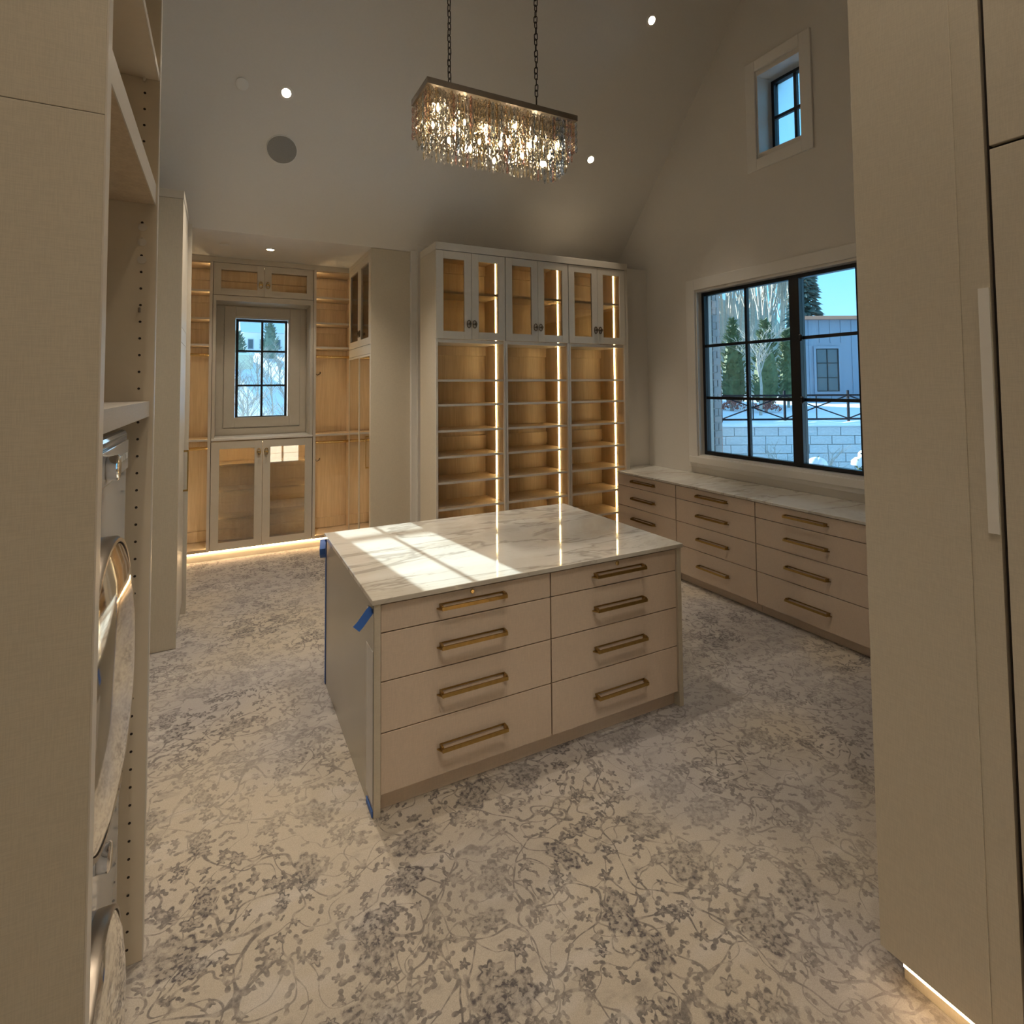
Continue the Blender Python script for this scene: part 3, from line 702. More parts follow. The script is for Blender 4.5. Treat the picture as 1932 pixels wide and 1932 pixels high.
def glazed_door_x(t, y0, y1, z0, z1, x, fwid, ky, kz):
    d = part('door', MB().frame_x(y0, y1, z0, z1, x, x+0.021, fwid), 'lac', t, bevel=0.001)
    part('glass', B(x+0.010, x+0.014, y0+fwid-0.001, y1-fwid+0.001, z0+fwid-0.001, z1-fwid+0.001), 'cglass', d)
    inst('knob', KNOB, d, (x, ky, kz), (0, 0, -PI/2))
glazed_door_x(t, PY+0.031, 6.18, 2.266, 3.196, PX, 0.075, 6.145, 2.41)
glazed_door_x(t, 6.183, 6.732, 2.266, 3.196, PX, 0.075, 6.22, 2.41)
for y0, y1, hy in ((PY+0.031, 6.18, PY+0.085), (6.183, 6.732, None)):
    d = part('door', MB().frame_x(y0, y1, 0.122, 2.166, PX, PX+0.021, 0.022), 'lac', t)
    part('mirror', B(PX+0.004, PX+0.012, y0+0.021, y1-0.021, 0.143, 2.145), 'mirror', d)
    if hy:
        hm = MB(); hm.box(PX-0.034, PX-0.026, hy-0.008, hy+0.008, 1.00, 1.33); hm.box(PX-0.026, PX, hy-0.006, hy+0.006, 1.00, 1.015); hm.box(PX-0.026, PX, hy-0.006, hy+0.006, 1.315, 1.33)
        part('handle', hm, 'brass', d)

# ------------------------------------------------------------------ tall cabinet on the left
LX, LY = -0.263, 4.630
t = thing('tall_cabinet', (-0.65, 5.0, 0), 'tall narrow greige cabinet beyond the laundry niche on the left', 'cabinet')
part('end_panel', B(-1.045, LX, LY, LY+0.028, 0.001, 3.20), 'linen', t, bevel=0.0015)
part('crown', B(-1.045, LX+0.004, LY-0.002, 5.32, 3.202, 3.262), 'lac', t, bevel=0.002)
part('carcass', B(-1.045, LX-0.024, LY+0.029, 5.30, 0.10, 3.20), 'linen', t)
part('toe_kick', B(-1.045, LX-0.07, LY+0.029, 5.30, 0.001, 0.098), 'linen', t)
for za, zb in ((0.102, 2.16), (2.165, 2.27), (2.275, 3.05), (3.053, 3.198)):
    d = part('door', B(LX-0.022, LX, LY+0.031, 5.27, za, zb), 'lac', t, bevel=0.001)
    if za == 0.102:
        hm = MB(); hm.box(LX+0.026, LX+0.034, 5.2, 5.216, 1.0, 1.33); hm.box(LX, LX+0.026, 5.202, 5.214, 1.0, 1.015); hm.box(LX, LX+0.026, 5.202, 5.214, 1.315, 1.33)
        part('handle', hm, 'brass', d)
part('far_panel', B(-1.045, LX+0.028, 5.302, 5.325, 0.001, 3.20), 'lac', t)

# ------------------------------------------------------------------ laundry niche on the near left
NX = -0.200
nic = thing('laundry_cupboard', (-0.6, 1.78, 0), 'open laundry cupboard with shelves over stacked machines on the near left', 'cupboard')
part('near_panel', B(-1.045, NX-0.003, 1.270, 1.310, 0.001, 2.3445), 'linen', nic, bevel=0.001)
part('near_panel', B(-1.045, NX-0.003, 1.270, 1.310, 2.3457, 3.40), 'linen', nic, bevel=0.001)
part('edge_band', B(NX-0.003, NX, 1.270, 1.310, 0.001, 3.40), 'edge', nic)
part('far_panel', B(-1.045, NX-0.003, 2.200, 2.232, 0.001, 3.40), 'cream', nic)
part('edge_band', B(NX-0.003, NX, 2.200, 2.232, 0.001, 3.40), 'edge', nic)
part('back_panel', B(-1.045, -1.03, 1.311, 2.199, 0.001, 3.40), 'cream', nic)
part('top_panel', B(-1.029, NX-0.003, 1.311, 2.199, 3.37, 3.40), 'cream', nic)
for z0, z1, xf, mt in ((2.875, 2.90, NX-0.002, 'cream'), (2.446, 2.515, NX-0.006, 'wood')):
    s_ = part('shelf', B(-1.029, xf-0.003, 1.312, 2.198, z0, z1), mt, nic)
    part('edge_band', B(xf-0.0028, xf, 1.312, 2.198, z0, z1), 'edge', s_)
part('shelf', B(-1.029, NX-0.012, 1.312, 2.198, 1.734, 1.784), 'thick', nic, label='thick grey washed shelf over the machines')
ph = MB()
for k in range(58):
    z = 0.05 + 0.0555*k
    if 2.43 < z < 2.53 or 1.72 < z < 1.80: continue
    ph.lathe([(0.0042, 0.0), (0.0042, -0.0006)], (NX-0.043, 2.1998, z), 'y', 8)
o = part('pin_holes', ph, 'dark', nic); o['kind'] = 'stuff'
for z in (2.365, 2.315, 2.255):
    part('felt_pad', MB().lathe([(0.013, 0), (0.013, -0.002)], (NX-0.042, 2.1998, z), 'y', 16), 'edge', nic)
for z in (2.09, 2.87):
    part('shelf_pin', MB().tube([(NX-0.044, 2.199, z), (NX-0.044, 2.185, z), (NX-0.044, 2.183, z-0.014)], 0.005, 8), 'chrome', nic, True)

def machine(z0, z1, label, dz, rad, top_controls):
    XF = -0.262
    t = thing('laundry_machine', (-0.62, 1.76, z0), label, 'washing machine', 'stacked laundry machines')
    part('body', B(-1.02, XF, 1.335, 2.125, z0+0.001, z1-0.001), 'appl', t, bevel=0.012)
    yc = 1.665
    part('door_ring', MB().lathe([(rad, 0.0005), (rad, 0.030), (rad*0.985, 0.038), (rad*0.955, 0.038), (rad*0.95, 0.0005)], (XF, yc, dz), 'x', 56), 'iron', t, True)
    part('door_glass', MB().lathe([(rad*0.945, 0.0005), (rad*0.945, 0.036), (rad*0.80, 0.052), (rad*0.55, 0.063), (rad*0.28, 0.069), (0.01, 0.070)], (XF, yc, dz), 'x', 56), 'chrome', t, True)
    zc = z1-0.135 if not top_controls else z1-0.075
    cp = part('control_panel', B(XF+0.0005, XF+0.008, 1.37, 2.09, zc-0.045, zc+0.045), 'appl', t, bevel=0.003)
    part('dial', MB().lathe([(0.030, 0.0), (0.033, 0.022), (0.028, 0.026)], (XF+0.0085, 1.73, zc), 'x', 24), 'chrome', cp, True)
    for k in range(4):
        part('button', B(XF+0.0085, XF+0.012, 1.86+k*0.05, 1.895+k*0.05, zc-0.008, zc+0.008), 'white', cp)
    part('drawer_front', B(XF+0.0085, XF+0.014, 1.39, 1.60, zc-0.035, zc+0.035), 'appl', cp, bevel=0.002)
    part('seam', B(XF+0.0002, XF+0.0008, 1.345, 2.115, zc+0.055, zc+0.060), 'grille', t)
    return t
machine(0.748, 1.700, 'white dryer with domed chrome door, upper of the stacked pair', 1.115, 0.345, True)
machine(0.012, 0.745, 'white washer with chrome door, lower of the stacked pair', 0.285, 0.255, True)

# ------------------------------------------------------------------ tall cabinets on the near right
RX = 1.815
t = thing('tall_wardrobe', (2.6, 0.3, 0), 'tall greige wardrobe filling the right edge of the view', 'wardrobe')
part('carcass', B(RX+0.024, 3.2, -1.0, 1.040, 0.105, 3.60), 'dark', t)
part('end_panel', B(RX+0.026, 3.2, 1.042, 1.062, 0.103, 3.60), 'linen', t)
part('filler_panel', B(RX, RX+0.022, 0.782, 1.062, 0.103, 3.60), 'linen', t, bevel=0.0015)
# door with long pull, painted pale in place of a lit highlight
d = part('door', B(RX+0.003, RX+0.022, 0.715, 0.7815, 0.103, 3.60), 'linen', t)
part('highlight_pull', MB().prism([(RX-0.004, 0.740), (RX+0.0025, 0.742), (RX+0.0025, 0.716), (RX-0.002, 0.716)], 1.425, 2.078, 'z'), 'trim', d, label='long edge pull, pale as a painted highlight')
for za, zb in ((0.103, 2.448), (2.458, 3.60)):
    part('door', B(RX, RX+0.022, -0.30, 0.702, za, zb), 'linen', t, bevel=0.0015)
    part('door', B(RX, RX+0.022, -1.0, -0.305, za, zb), 'linen', t, bevel=0.0015)
part('toe_kick', B(RX+0.065, 3.2, -1.0, 1.03, 0.001, 0.101), 'linen', t)
part('led_strip', B(RX+0.006, RX+0.020, -1.0, 1.000, 0.090, 0.1015), 'toeled', t)

# ------------------------------------------------------------------ chandelier
CX, CY0, CY1, CZ = 1.482, 2.87, 3.16, 3.535
cx0, cx1 = 0.985, 1.985
CYM = (CY0+CY1)/2
ch = thing('chandelier', (CX, CYM, 3.15), 'rectangular crystal chandelier on two chains above the island', 'chandelier')
part('frame', MB().frame_y(0, 0, 0, 0, 0, 0, 0) if False else B(cx0, cx1, CY0, CY1, CZ-0.002, CZ+0.006), 'iron', ch)
fr = MB(); w_ = 0.014
fr.box(cx0, cx1, CY0, CY0+w_, CZ-0.030, CZ-0.0025); fr.box(cx0, cx1, CY1-w_, CY1, CZ-0.030, CZ-0.0025)
fr.box(cx0, cx0+w_, CY0+w_, CY1-w_, CZ-0.030, CZ-0.0025); fr.box(cx1-w_, cx1, CY0+w_, CY1-w_, CZ-0.030, CZ-0.0025)
part('rim', fr, 'iron', ch)
ir = MB(); ix0, ix1, iy0, iy1 = cx0+0.055, cx1-0.055, CY0+0.055, CY1-0.055
for (a, b_) in (((ix0, iy0), (ix1, iy0)), ((ix1, iy0), (ix1, iy1)), ((ix1, iy1), (ix0, iy1)), ((ix0, iy1), (ix0, iy0))):
    ir.tube([(a[0], a[1], CZ-0.03), (b_[0], b_[1], CZ-0.03)], 0.005, 6)
part('inner_rail', ir, 'iron', ch)
def crystal_mesh(L, r, mat):
    m = MB(); n = 6
    prof = [(0.0012, 0)]; nb = max(3, round(L/0.055)); h = L/nb
    for i in range(nb):
        k = 1.0 if i < nb-1 else 1.15
        prof += [(r*0.9*k, -(i+0.25)*h), (r*k, -(i+0.5)*h), (r*0.8*k, -(i+0.8)*h), (r*0.3, -(i+1)*h+0.001)]
    prof[-1] = (0.001, -L)
    for q, (rr, hh) in enumerate(prof):
        for k in range(n): m.v.append((rr*math.cos(2*PI*(k+0.5*(q % 2))/n), rr*math.sin(2*PI*(k+0.5*(q % 2))/n)*0.7, hh))
    for i in range(len(prof)-1):
        for k in range(n):
            k2 = (k+1) % n; m.f.append((i*n+k, i*n+k2, (i+1)*n+k2)); m.f.append((i*n+k, (i+1)*n+k2, (i+1)*n+k))
    m.f.append(tuple(reversed(range(n)))); m.f.append(tuple((len(prof)-1)*n+k for k in range(n)))
    me = m.mesh('crystal_drop'); me.materials.append(M[mat]); return me
CR = {}
for mt in ('cr0', 'cr1', 'cr2', 'cr3'):
    for L in (0.20, 0.265, 0.33):
        CR[mt, L] = crystal_mesh(L, 0.0095, mt)
def ring(x0, x1, y0, y1, step):
    pts = []
    nx = max(1, round((x1-x0)/step)); ny = max(1, round((y1-y0)/step))
    for i in range(nx): pts.append((x0+(x1-x0)*i/nx, y0))
    for i in range(ny): pts.append((x1, y0+(y1-y0)*i/ny))
    for i in range(nx): pts.append((x1-(x1-x0)*i/nx, y1))
    for i in range(ny): pts.append((x0, y1-(y1-y0)*i/ny))
    return pts
rnd = random.Random(3)
def pickmat(x):
    r = rnd.random(); blue = 0.12 + (0.30 if x > 1.80 else 0)
    return 'cr2' if r < blue else ('cr1' if r < blue+0.30 else ('cr3' if r < blue+0.40 else 'cr0'))
for (a, b_, c_, d_, st, L) in ((cx0+0.008, cx1-0.008, CY0+0.008, CY1-0.008, 0.0235, 0.20), (cx0+0.03, cx1-0.03, CY0+0.03, CY1-0.03, 0.028, 0.265), (ix0+0.005, ix1-0.005, iy0+0.005, iy1-0.005, 0.025, 0.33)):
    for (x, y) in ring(a, b_, c_, d_, st):
        inst('crystal_drop', CR[pickmat(x), L], ch, (x, y, CZ-0.034-rnd.random()*0.006), (0, 0, rnd.random()*6.28), (1, 1, 0.97+rnd.random()*0.06))
for k in range(18):
    bx_ = cx0+0.10+(k//2)*(cx1-cx0-0.20)/8; by_ = CYM+(0.045 if k % 2 else -0.045); zb_ = CZ-(0.09, 0.22, 0.15, 0.29, 0.19)[(k*2) % 5]
    sk = part('socket', MB().tube([(bx_, by_, CZ-0.003), (bx_, by_, zb_)], 0.003, 6), 'gold', ch)
    part('bulb', MB().lathe([(0.004, zb_-0.001), (0.010, zb_-0.012), (0.010, zb_-0.024), (0.003, zb_-0.036)], (bx_, by_, 0), 'z', 10), 'bulb', sk, True)
lamp('chandelier_light', 'POINT', (CX-0.25, CYM, CZ-0.42), 3, WARM, ch, shadow_soft_size=0.12)
lamp('chandelier_light', 'POINT', (CX+0.25, CYM, CZ-0.42), 3, WARM, ch, shadow_soft_size=0.12)
lk = MB(); n_ = 14
lk.tube([(0.0105*math.cos(2*PI*k/n_), 0, (0.0105 if True else 0)*math.sin(2*PI*k/n_) + (0.012 if math.sin(2*PI*k/n_) > 0 else -0.012)) for k in range(n_)], 0.0032, 6, close=True)
LINK = lk.mesh('chain_link', smooth_=True); LINK.materials.append(M['chain'])
for cxx, rod in ((1.172, 0.02), (1.768, 0.13)):
    part('stem', MB().tube([(cxx, CYM, CZ+0.006), (cxx, CYM, CZ+0.02+rod)], 0.005, 8), 'chain', ch, True)
    z = CZ+0.036+rod; k = 0
    while z < ZC-0.06:
        inst('chain_link', LINK, ch, (cxx+0.0015*math.sin(k*1.3), CYM, z), (0, 0, (0.35 if cxx < 1.5 else k*0.55) + (PI/2 if k % 2 else 0)))
        z += 0.0375; k += 1
    part('canopy', MB().lathe([(0.055, 0), (0.06, -0.012), (0.02, -0.03), (0.006, -0.05)], (cxx, CYM, ZC-0.001), 'z', 20), 'iron', ch, True)

# ------------------------------------------------------------------ ceiling fixtures
NS = Vector((0, -SLOPE, -1)).normalized()      # inward normal of the back slope (down and toward the camera)
def fixture_rot(n): return Vector((0, 0, -1)).rotation_difference(n).to_euler()
def ceiling_item(name, loc, n, label, cat, group=None):
    t = thing(name, loc, label, cat, group); t.rotation_euler = fixture_rot(n); return t
def local_part(name, mb, mat, parent, smooth_=True):
    me = mb.mesh(name, (0, 0, 0), smooth_); o = bpy.data.objects.new(name, me); COL.objects.link(o); o.parent = parent
    me.materials.append(M[mat]); me.set_sharp_from_angle(angle=0.7); return o
def downlight(x, y, z, n, label, energy, spot=True, size=64):
    t = ceiling_item('downlight', (x, y, z), n, label, 'downlight', 'recessed downlights')
    local_part('trim_ring', MB().lathe([(0.058, -0.001), (0.056, -0.007), (0.036, -0.008), (0.034, -0.001)], (0, 0, 0), 'z', 28), 'trim', t)
    local_part('lens', MB().lathe([(0.033, -0.0005), (0.033, -0.003), (0.02, -0.005)], (0, 0, 0), 'z', 24), 'lamp', t)
    d = bpy.data.lights.new('downlight_beam', 'SPOT'); d.energy = energy; d.color = WARM; d.spot_size = math.radians(size); d.spot_blend = 0.7; d.shadow_soft_size = 0.06
    l = bpy.data.objects.new('downlight_beam', d); COL.objects.link(l); l.parent = t
    l.location = (0, 0, -0.02)
    # beam hangs straight down whatever the ceiling pitch
    l.rotation_euler = t.rotation_euler.to_matrix().inverted().to_euler()
    return t
E_D = 185
for x, y, e_, sz_, lb in ((0.434, 4.756, 340, 84, 'glowing recessed downlight left of the chandelier, near the grey speaker'), (3.516, 3.859, 150, 50, 'glowing recessed downlight high right, above the chandelier'), (3.446, 4.753, 150, 50, 'glowing recessed downlight right of the crystal drops')):
    downlight(x, y, zslope(y)-0.0005, NS, lb, e_, True, sz_)
downlight(0.425, 6.156, ZF-0.0005, Vector((0, 0, -1)), 'small glowing downlight in the low alcove ceiling', 45, True, 110)
NF = Vector((0, SLOPE, -1)).normalized()
for x, y, lb in ((0.45, 3.02, 'recessed downlight in the flat ceiling top, left of the chains'), (1.75, 1.70, 'recessed downlight in the flat ceiling top, in front of the chains')):
    downlight(x, y, ZC-0.0005, Vector((0, 0, -1)), lb, 260 if x < 1 else 160, True, 70)
for x, y, lb in ((0.75, 0.25, 'recessed downlight in the front slope above the entry'), (1.50, 0.05, 'recessed downlight in the front slope by the right wardrobe'), (-0.10, 0.50, 'recessed downlight in the front slope by the laundry cupboard')):
    downlight(x, y, ZW+SLOPE*(y-YW)-0.0005, NF, lb, 190 if x < 0 else 105, True, 62 if x < 0 else 84)
sp_ = ceiling_item('ceiling_speaker', (0.433, 5.067, zslope(5.067)-0.0005), NS, 'round grey speaker grille in the sloped ceiling', 'speaker')
local_part('grille', MB().lathe([(0.118, -0.001), (0.118, -0.006), (0.02, -0.008)], (0, 0, 0), 'z', 40), 'grille', sp_)
local_part('bezel', MB().lathe([(0.124, -0.0005), (0.124, -0.007), (0.119, -0.007), (0.119, -0.0005)], (0, 0, 0), 'z', 40), 'white', sp_)
sm = ceiling_item('sprinkler_cover', (0.112, 4.76, zslope(4.76)-0.0005), NS, 'small white round cover plate left of the downlight', 'cover plate')
local_part('plate', MB().lathe([(0.046, -0.001), (0.046, -0.006), (0.03, -0.009)], (0, 0, 0), 'z', 28), 'white', sm)
sm2 = ceiling_item('sprinkler_cover', (0.004, 6.146, ZF-0.0005), Vector((0, 0, -1)), 'small white round cover plate in the low alcove ceiling', 'cover plate')
local_part('plate', MB().lathe([(0.046, -0.001), (0.046, -0.006), (0.03, -0.009)], (0, 0, 0), 'z', 28), 'white', sm2)

# ------------------------------------------------------------------ outside, beyond the wide window
FH = Vector((math.sin(YAW), math.cos(YAW), 0)); RH = Vector((math.cos(YAW), -math.sin(YAW), 0))
def ext(D, s, z):                               # D metres out along the terrace axis, s metres along the wall
    p = FH*D + RH*s; return (p.x, p.y, z)
# terrain: lower yard, then a snowy terrace and wooded hill
def terrain(name, pts, mat, label, cat):
    m = MB()
    for row in pts:
        for p in row: m.v.append(p)
    nr, nc = len(pts), len(pts[0])
    for i in range(nr-1):
        for j in range(nc-1): m.f.append((i*nc+j, i*nc+j+1, (i+1)*nc+j+1, (i+1)*nc+j))
    me = m.mesh(name, (0, 0, 0), True); o = bpy.data.objects.new(name, me); COL.objects.link(o); me.materials.append(M[mat])
    tag(o, label, cat); o['kind'] = 'structure'; return o
def grow(D, s0, s1, n, z, jit=0.0, taper=False):
    out = []
    for i in range(n):
        q = s0+(s1-s0)*i/(n-1); zz = z
        if taper:
            k_ = min(1, max(0, (q/D-0.44)/0.12)); zz = 1.3+(z-1.3)*(1-k_*k_*(3-2*k_))
        out.append(ext(D, q, zz+random.uniform(-jit, jit)*(0.3 if taper and q/D > 0.5 else 1)))
    return out
yard = MB().box(WX+0.24, 30, -12, 40, -0.62, -0.42)
struct('ground_yard', yard, 'snow', 'snowy yard at the foot of the house wall')
struct('ground_back', B(-14, WX+0.239, 7.46, 40, -0.62, -0.42), 'snow', 'snowy ground behind the alcove window')
terrain('ground_terrace', [grow(D, -2+D*0.15, 26, 24, z, j) for D, z, j in ((13.35, 0.84, 0), (15, 0.86, 0.03), (18, 0.98, 0.05), (22, 1.15, 0.06), (26, 1.35, 0.08))], 'snow', 'snow covered terrace beyond the stone wall', 'ground')
terrain('ground_hill', [grow(D, -2+D*0.15, D*0.95, 26, z, j, True) for D, z, j in ((26, 1.34, 0.08), (32, 2.2, 0.1), (42, 4.6, 0.3), (50, 7.4, 0.5), (60, 10.6, 0.6), (70, 13.0, 0.8))], 'woodland', 'wooded hillside far beyond the terrace', 'ground')
# stone retaining wall with individual blocks
rw = thing('retaining_wall', ext(13.2, 6.5, -0.42), 'pale stone retaining wall capped with snow outside the wide window', 'wall')
rw.rotation_euler = (0, 0, -YAW)
blk = B(-0.5, 0.5, -0.12, 0.12, 0, 1).mesh('stone_block'); blk.materials.append(M['stone'])
o_ = bpy.data.objects.new('core', B(-4.6, 4.6, -0.04, 0.14, 0, 1.24).mesh('core')); COL.objects.link(o_); o_.parent = rw; o_.data.materials.append(M['mortar'])
for r in range(6):
    x = -4.6 - (0.2 if r % 2 else 0)
    while x < 4.5:
        wd = random.uniform(0.35, 0.62)
        o_ = bpy.data.objects.new('stone_block', blk); COL.objects.link(o_); o_.parent = rw
        o_.location = (x+wd/2, -0.02+random.uniform(-0.012, 0.012), r*0.205+0.004); o_.scale = (wd-0.016, 0.5, 0.19)
        x += wd
cap = MB(); nn = 40
for i in range(nn):
    x = -4.7 + 9.4*i/(nn-1); h = 0.10+0.03*math.sin(i*1.7)+random.uniform(0, 0.02)
    cap.v += [(x, -0.20, 1.24), (x, -0.16, 1.24+h*0.8), (x, 0.0, 1.24+h), (x, 0.2, 1.24+h*0.8), (x, 0.24, 1.24)]
for i in range(nn-1):
    for j in range(4): cap.f.append((i*5+j, i*5+j+1, i*5+j+6, i*5+j+5))
    cap.f.append((i*5+4, i*5, i*5+5, i*5+9))
cap.f += [(0, 1, 2, 3, 4), tuple((nn-1)*5+k for k in (4, 3, 2, 1, 0))]
me = cap.mesh('snow_cap', smooth_=True); o_ = bpy.data.objects.new('snow_cap', me); COL.objects.link(o_); o_.parent = rw; me.materials.append(M['snow'])
# fence with crossed panels
fe = thing('iron_fence', ext(13.6, 6.5, 0.86), 'black iron fence with crossed panels on the stone wall', 'fence'); fe.rotation_euler = (0, 0, -YAW)
def fpart(name, mb, mat, parent, smooth_=False):
    me = mb.mesh(name, (0, 0, 0), smooth_); o = bpy.data.objects.new(name, me); COL.objects.link(o); o.parent = parent; me.materials.append(M[mat]); return o
xs = [-4.5 + 1.55*i for i in range(7)]
for x in xs: fpart('post', B(x-0.022, x+0.022, -0.022, 0.022, 0, 0.80), 'fence', fe)
for a, b_ in zip(xs[:-1], xs[1:]):
    for z in (0.10, 0.68): fpart('rail', B(a+0.022, b_-0.022, -0.016, 0.016, z-0.022, z+0.022), 'fence', fe)
    fpart('brace', MB().tube([(a+0.03, 0.013, 0.12), (b_-0.03, 0.013, 0.66)], 0.016, 6), 'fence', fe)
    fpart('brace', MB().tube([(a+0.03, -0.013, 0.66), (b_-0.03, -0.013, 0.12)], 0.016, 6), 'fence', fe)
    fpart('post', B((a+b_)/2-0.012, (a+b_)/2+0.012, -0.008, 0.008, 0.10, 0.68), 'fence', fe)
# evergreens
def foliage_cone(c, h, r, n, size, seed, shape=1.0):
    rg = random.Random(seed); m = MB(); c = Vector(c)
    for i in range(n):
        t_ = rg.random()**0.8; z = h*t_
        if shape > 0: rr = r*min(1.0, (1-t_)*1.55)**0.8*min(1, 0.55+t_*3)
        else: rr = r*(1-t_)**0.9
        a = rg.uniform(0, 2*PI); q = rr*(0.55+0.5*rg.random())
        p = c + Vector((q*math.cos(a), q*math.sin(a), z))
        d = Vector((math.cos(a), math.sin(a), 0.9 if shape > 0 else -0.25)).normalized()
        s_ = d.cross(Vector((0, 0, 1))).normalized(); L = size*rg.uniform(0.6, 1.3)
        k = len(m.v)
        m.v += [tuple(p - s_*L*0.35), tuple(p + s_*L*0.35), tuple(p + d*L), tuple(p + d*L*0.4 + Vector((0, 0, L*0.3)))]
        m.f += [(k, k+1, k+2), (k, k+3, k+1), (k+1, k+3, k+2), (k+2, k+3, k)]
    return m
def core_cone(c, h, r, shape=1.0):
    pr = [(r*0.5, 0.02), (r*0.86, h*0.12), (r*0.82, h*0.4), (r*0.5, h*0.72), (0.02, h*0.97)] if shape > 0 else [(r*0.7, 0.05), (r*0.45, h*0.4), (0.02, h*0.97)]
    return MB().lathe(pr, c, 'z', 10)
def evergreen(name, p, h, r, label, n=420, size=0.16, mat='evergreen', shape=1.0, seed=1, group=None):
    t = thing(name, p, label, 'tree', group)
    part('trunk', MB().tube([(p[0], p[1], p[2]-0.15), (p[0], p[1], p[2]+0.3)], 0.05, 6), 'bark', t)
    f = part('foliage', foliage_cone((p[0], p[1], p[2]+0.1), h-0.1, r, n, size, seed, shape), mat, t); f['kind'] = 'stuff'
    part('crown_core', core_cone((p[0], p[1], p[2]+0.1), h-0.1, r*0.8, shape), mat, t)
    return t
evergreen('arborvitae', (16.0, 13.75, 1.05), 3.05, 0.55, 'leftmost clipped evergreen on the terrace outside the wide window', seed=1)
evergreen('arborvitae', (15.9, 12.36, 1.05), 2.85, 0.55, 'middle evergreen behind the bare sapling outside the wide window', seed=2)
evergreen('arborvitae', (17.5, 12.72, 1.1), 2.6, 0.40, 'rightmost evergreen beside the window mullion', seed=3)
evergreen('spruce_tree', (26.4, 18.15, 1.3), 7.5, 1.1, 'tall dark spruce rising behind the grey outbuilding', n=1400, size=0.42, mat='spruce', shape=-1, seed=5)
# low reddish shrubs under the evergreens
def bare_tree(name, p, h, label, spread, seed, r0=0.05, levels=3, kids=5, mat='bark', group=None, cat='tree'):
    rg = random.Random(seed); t = thing(name, p, label, cat, group); P0 = Vector(p)
    trunk = MB(); br = MB()
    def go(a, d, L, r, lv):
        b_ = a + d*L; mid = a + d*L*0.5 + Vector((rg.uniform(-1, 1), rg.uniform(-1, 1), 0))*L*0.05
        (trunk if lv == levels else br).tube([tuple(a), tuple(mid), tuple(b_)], [r, r*0.8, r*0.6], 5 if lv > 1 else 3)
        if lv == 0: return
        for k in range(kids):
            q = a + d*L*rg.uniform(0.35, 1.0); az = rg.uniform(0, 2*PI)
            nd = (d*1.0 + Vector((math.cos(az), math.sin(az), 0.25))*spread).normalized()
            go(q, nd, L*rg.uniform(0.4, 0.68), r*0.45, lv-1)
    go(P0 - Vector((0, 0, 0.08)), Vector((rg.uniform(-.04, .04), rg.uniform(-.04, .04), 1)).normalized(), h*0.62, r0, levels)
    part('trunk', trunk, mat, t); b = part('branches', br, mat, t); b['kind'] = 'stuff'
    return t
bare_tree('bare_sapling', (14.0, 11.1, 0.98), 2.7, 'slim bare sapling with upswept branches before the middle evergreen', 0.75, 11, 0.05, 3, 6)
rg = random.Random(20)
k = 0
for D in (38, 42, 47, 53):
    for i in range(7):
        s_ = D*(0.362+0.026*i+(0.013 if D in (42, 53) else 0))+rg.uniform(-0.2, 0.2)
        z = {38: 3.6, 42: 4.5, 47: 6.2, 53: 8.2}[D]
        o_ = bare_tree('woodland_tree', ext(D, s_, z-0.1), rg.uniform(8, 13), 'slender bare woodland tree on the far hillside', 0.20, 100+k, 0.13, 2, 7, group='bare trees on the hillside'); k += 1
# grey outbuilding
bd = thing('outbuilding', ext(21.7, 15.2, 1.0), 'slate grey board and batten outbuilding with copper trim outside the wide window', 'building'); bd.rotation_euler = (0, 0, -YAW)
bx0, bx1, bh = -3.98, 5.5, 3.32
fpart('wall', MB().prism([(bx0, 0), (bx1, 0), (bx1+3, 4), (bx0+3, 4)], 0, bh, 'z'), 'siding', bd)
for i in range(22):
    x = bx0+0.42+i*0.42
    if -3.5 < x < -2.15:
        fpart('batten', B(x-0.025, x+0.025, -0.025, -0.001, 2.42, bh-0.02), 'siding', bd); fpart('batten', B(x-0.025, x+0.025, -0.025, -0.001, 0, 0.36), 'siding', bd)
    else: fpart('batten', B(x-0.025, x+0.025, -0.025, -0.001, 0, bh-0.02), 'siding', bd)
fpart('corner_trim', B(bx0-0.06, bx0+0.10, -0.05, -0.002, 0, bh), 'copper', bd)
fpart('roof_edge', MB().prism([(bx0-0.18, -0.22), (bx1, -0.22), (bx1+3, 4.2), (bx0+3, 4.2)], bh+0.001, bh+0.13, 'z'), 'copper', bd)
wnd = fpart('window', MB().frame_y(-3.42, -2.36, 0.42, 2.28, -0.06, 0.0, 0.09), 'siding', bd)
fpart('window_sash', MB().frame_y(-3.33, -2.45, 0.51, 2.19, -0.05, -0.002, 0.035), 'black', wnd)
fpart('window_bar', B(-2.905, -2.875, -0.045, -0.004, 0.545, 2.155), 'black', wnd)
for z in (1.05, 1.62): fpart('window_bar', B(-3.295, -2.485, -0.044, -0.005, z-0.013, z+0.013), 'black', wnd)
for (a, b_) in ((-3.295, -2.905), (-2.875, -2.485)):
    for (c_, d_) in ((0.545, 1.037), (1.063, 1.607), (1.633, 2.155)):
        fpart('pane', B(a, b_, -0.02, -0.012, c_, d_), 'darkglass', wnd)
# far white wall behind the evergreens
solo('garden_wall', MB().prism([ext(30, 9.5, 0)[:2], ext(30, 15.2, 0)[:2], ext(30.4, 15.2, 0)[:2], ext(30.4, 9.5, 0)[:2]], 1.2, 2.65, 'z'), 'stone', 'low pale garden wall behind the evergreens', 'wall')
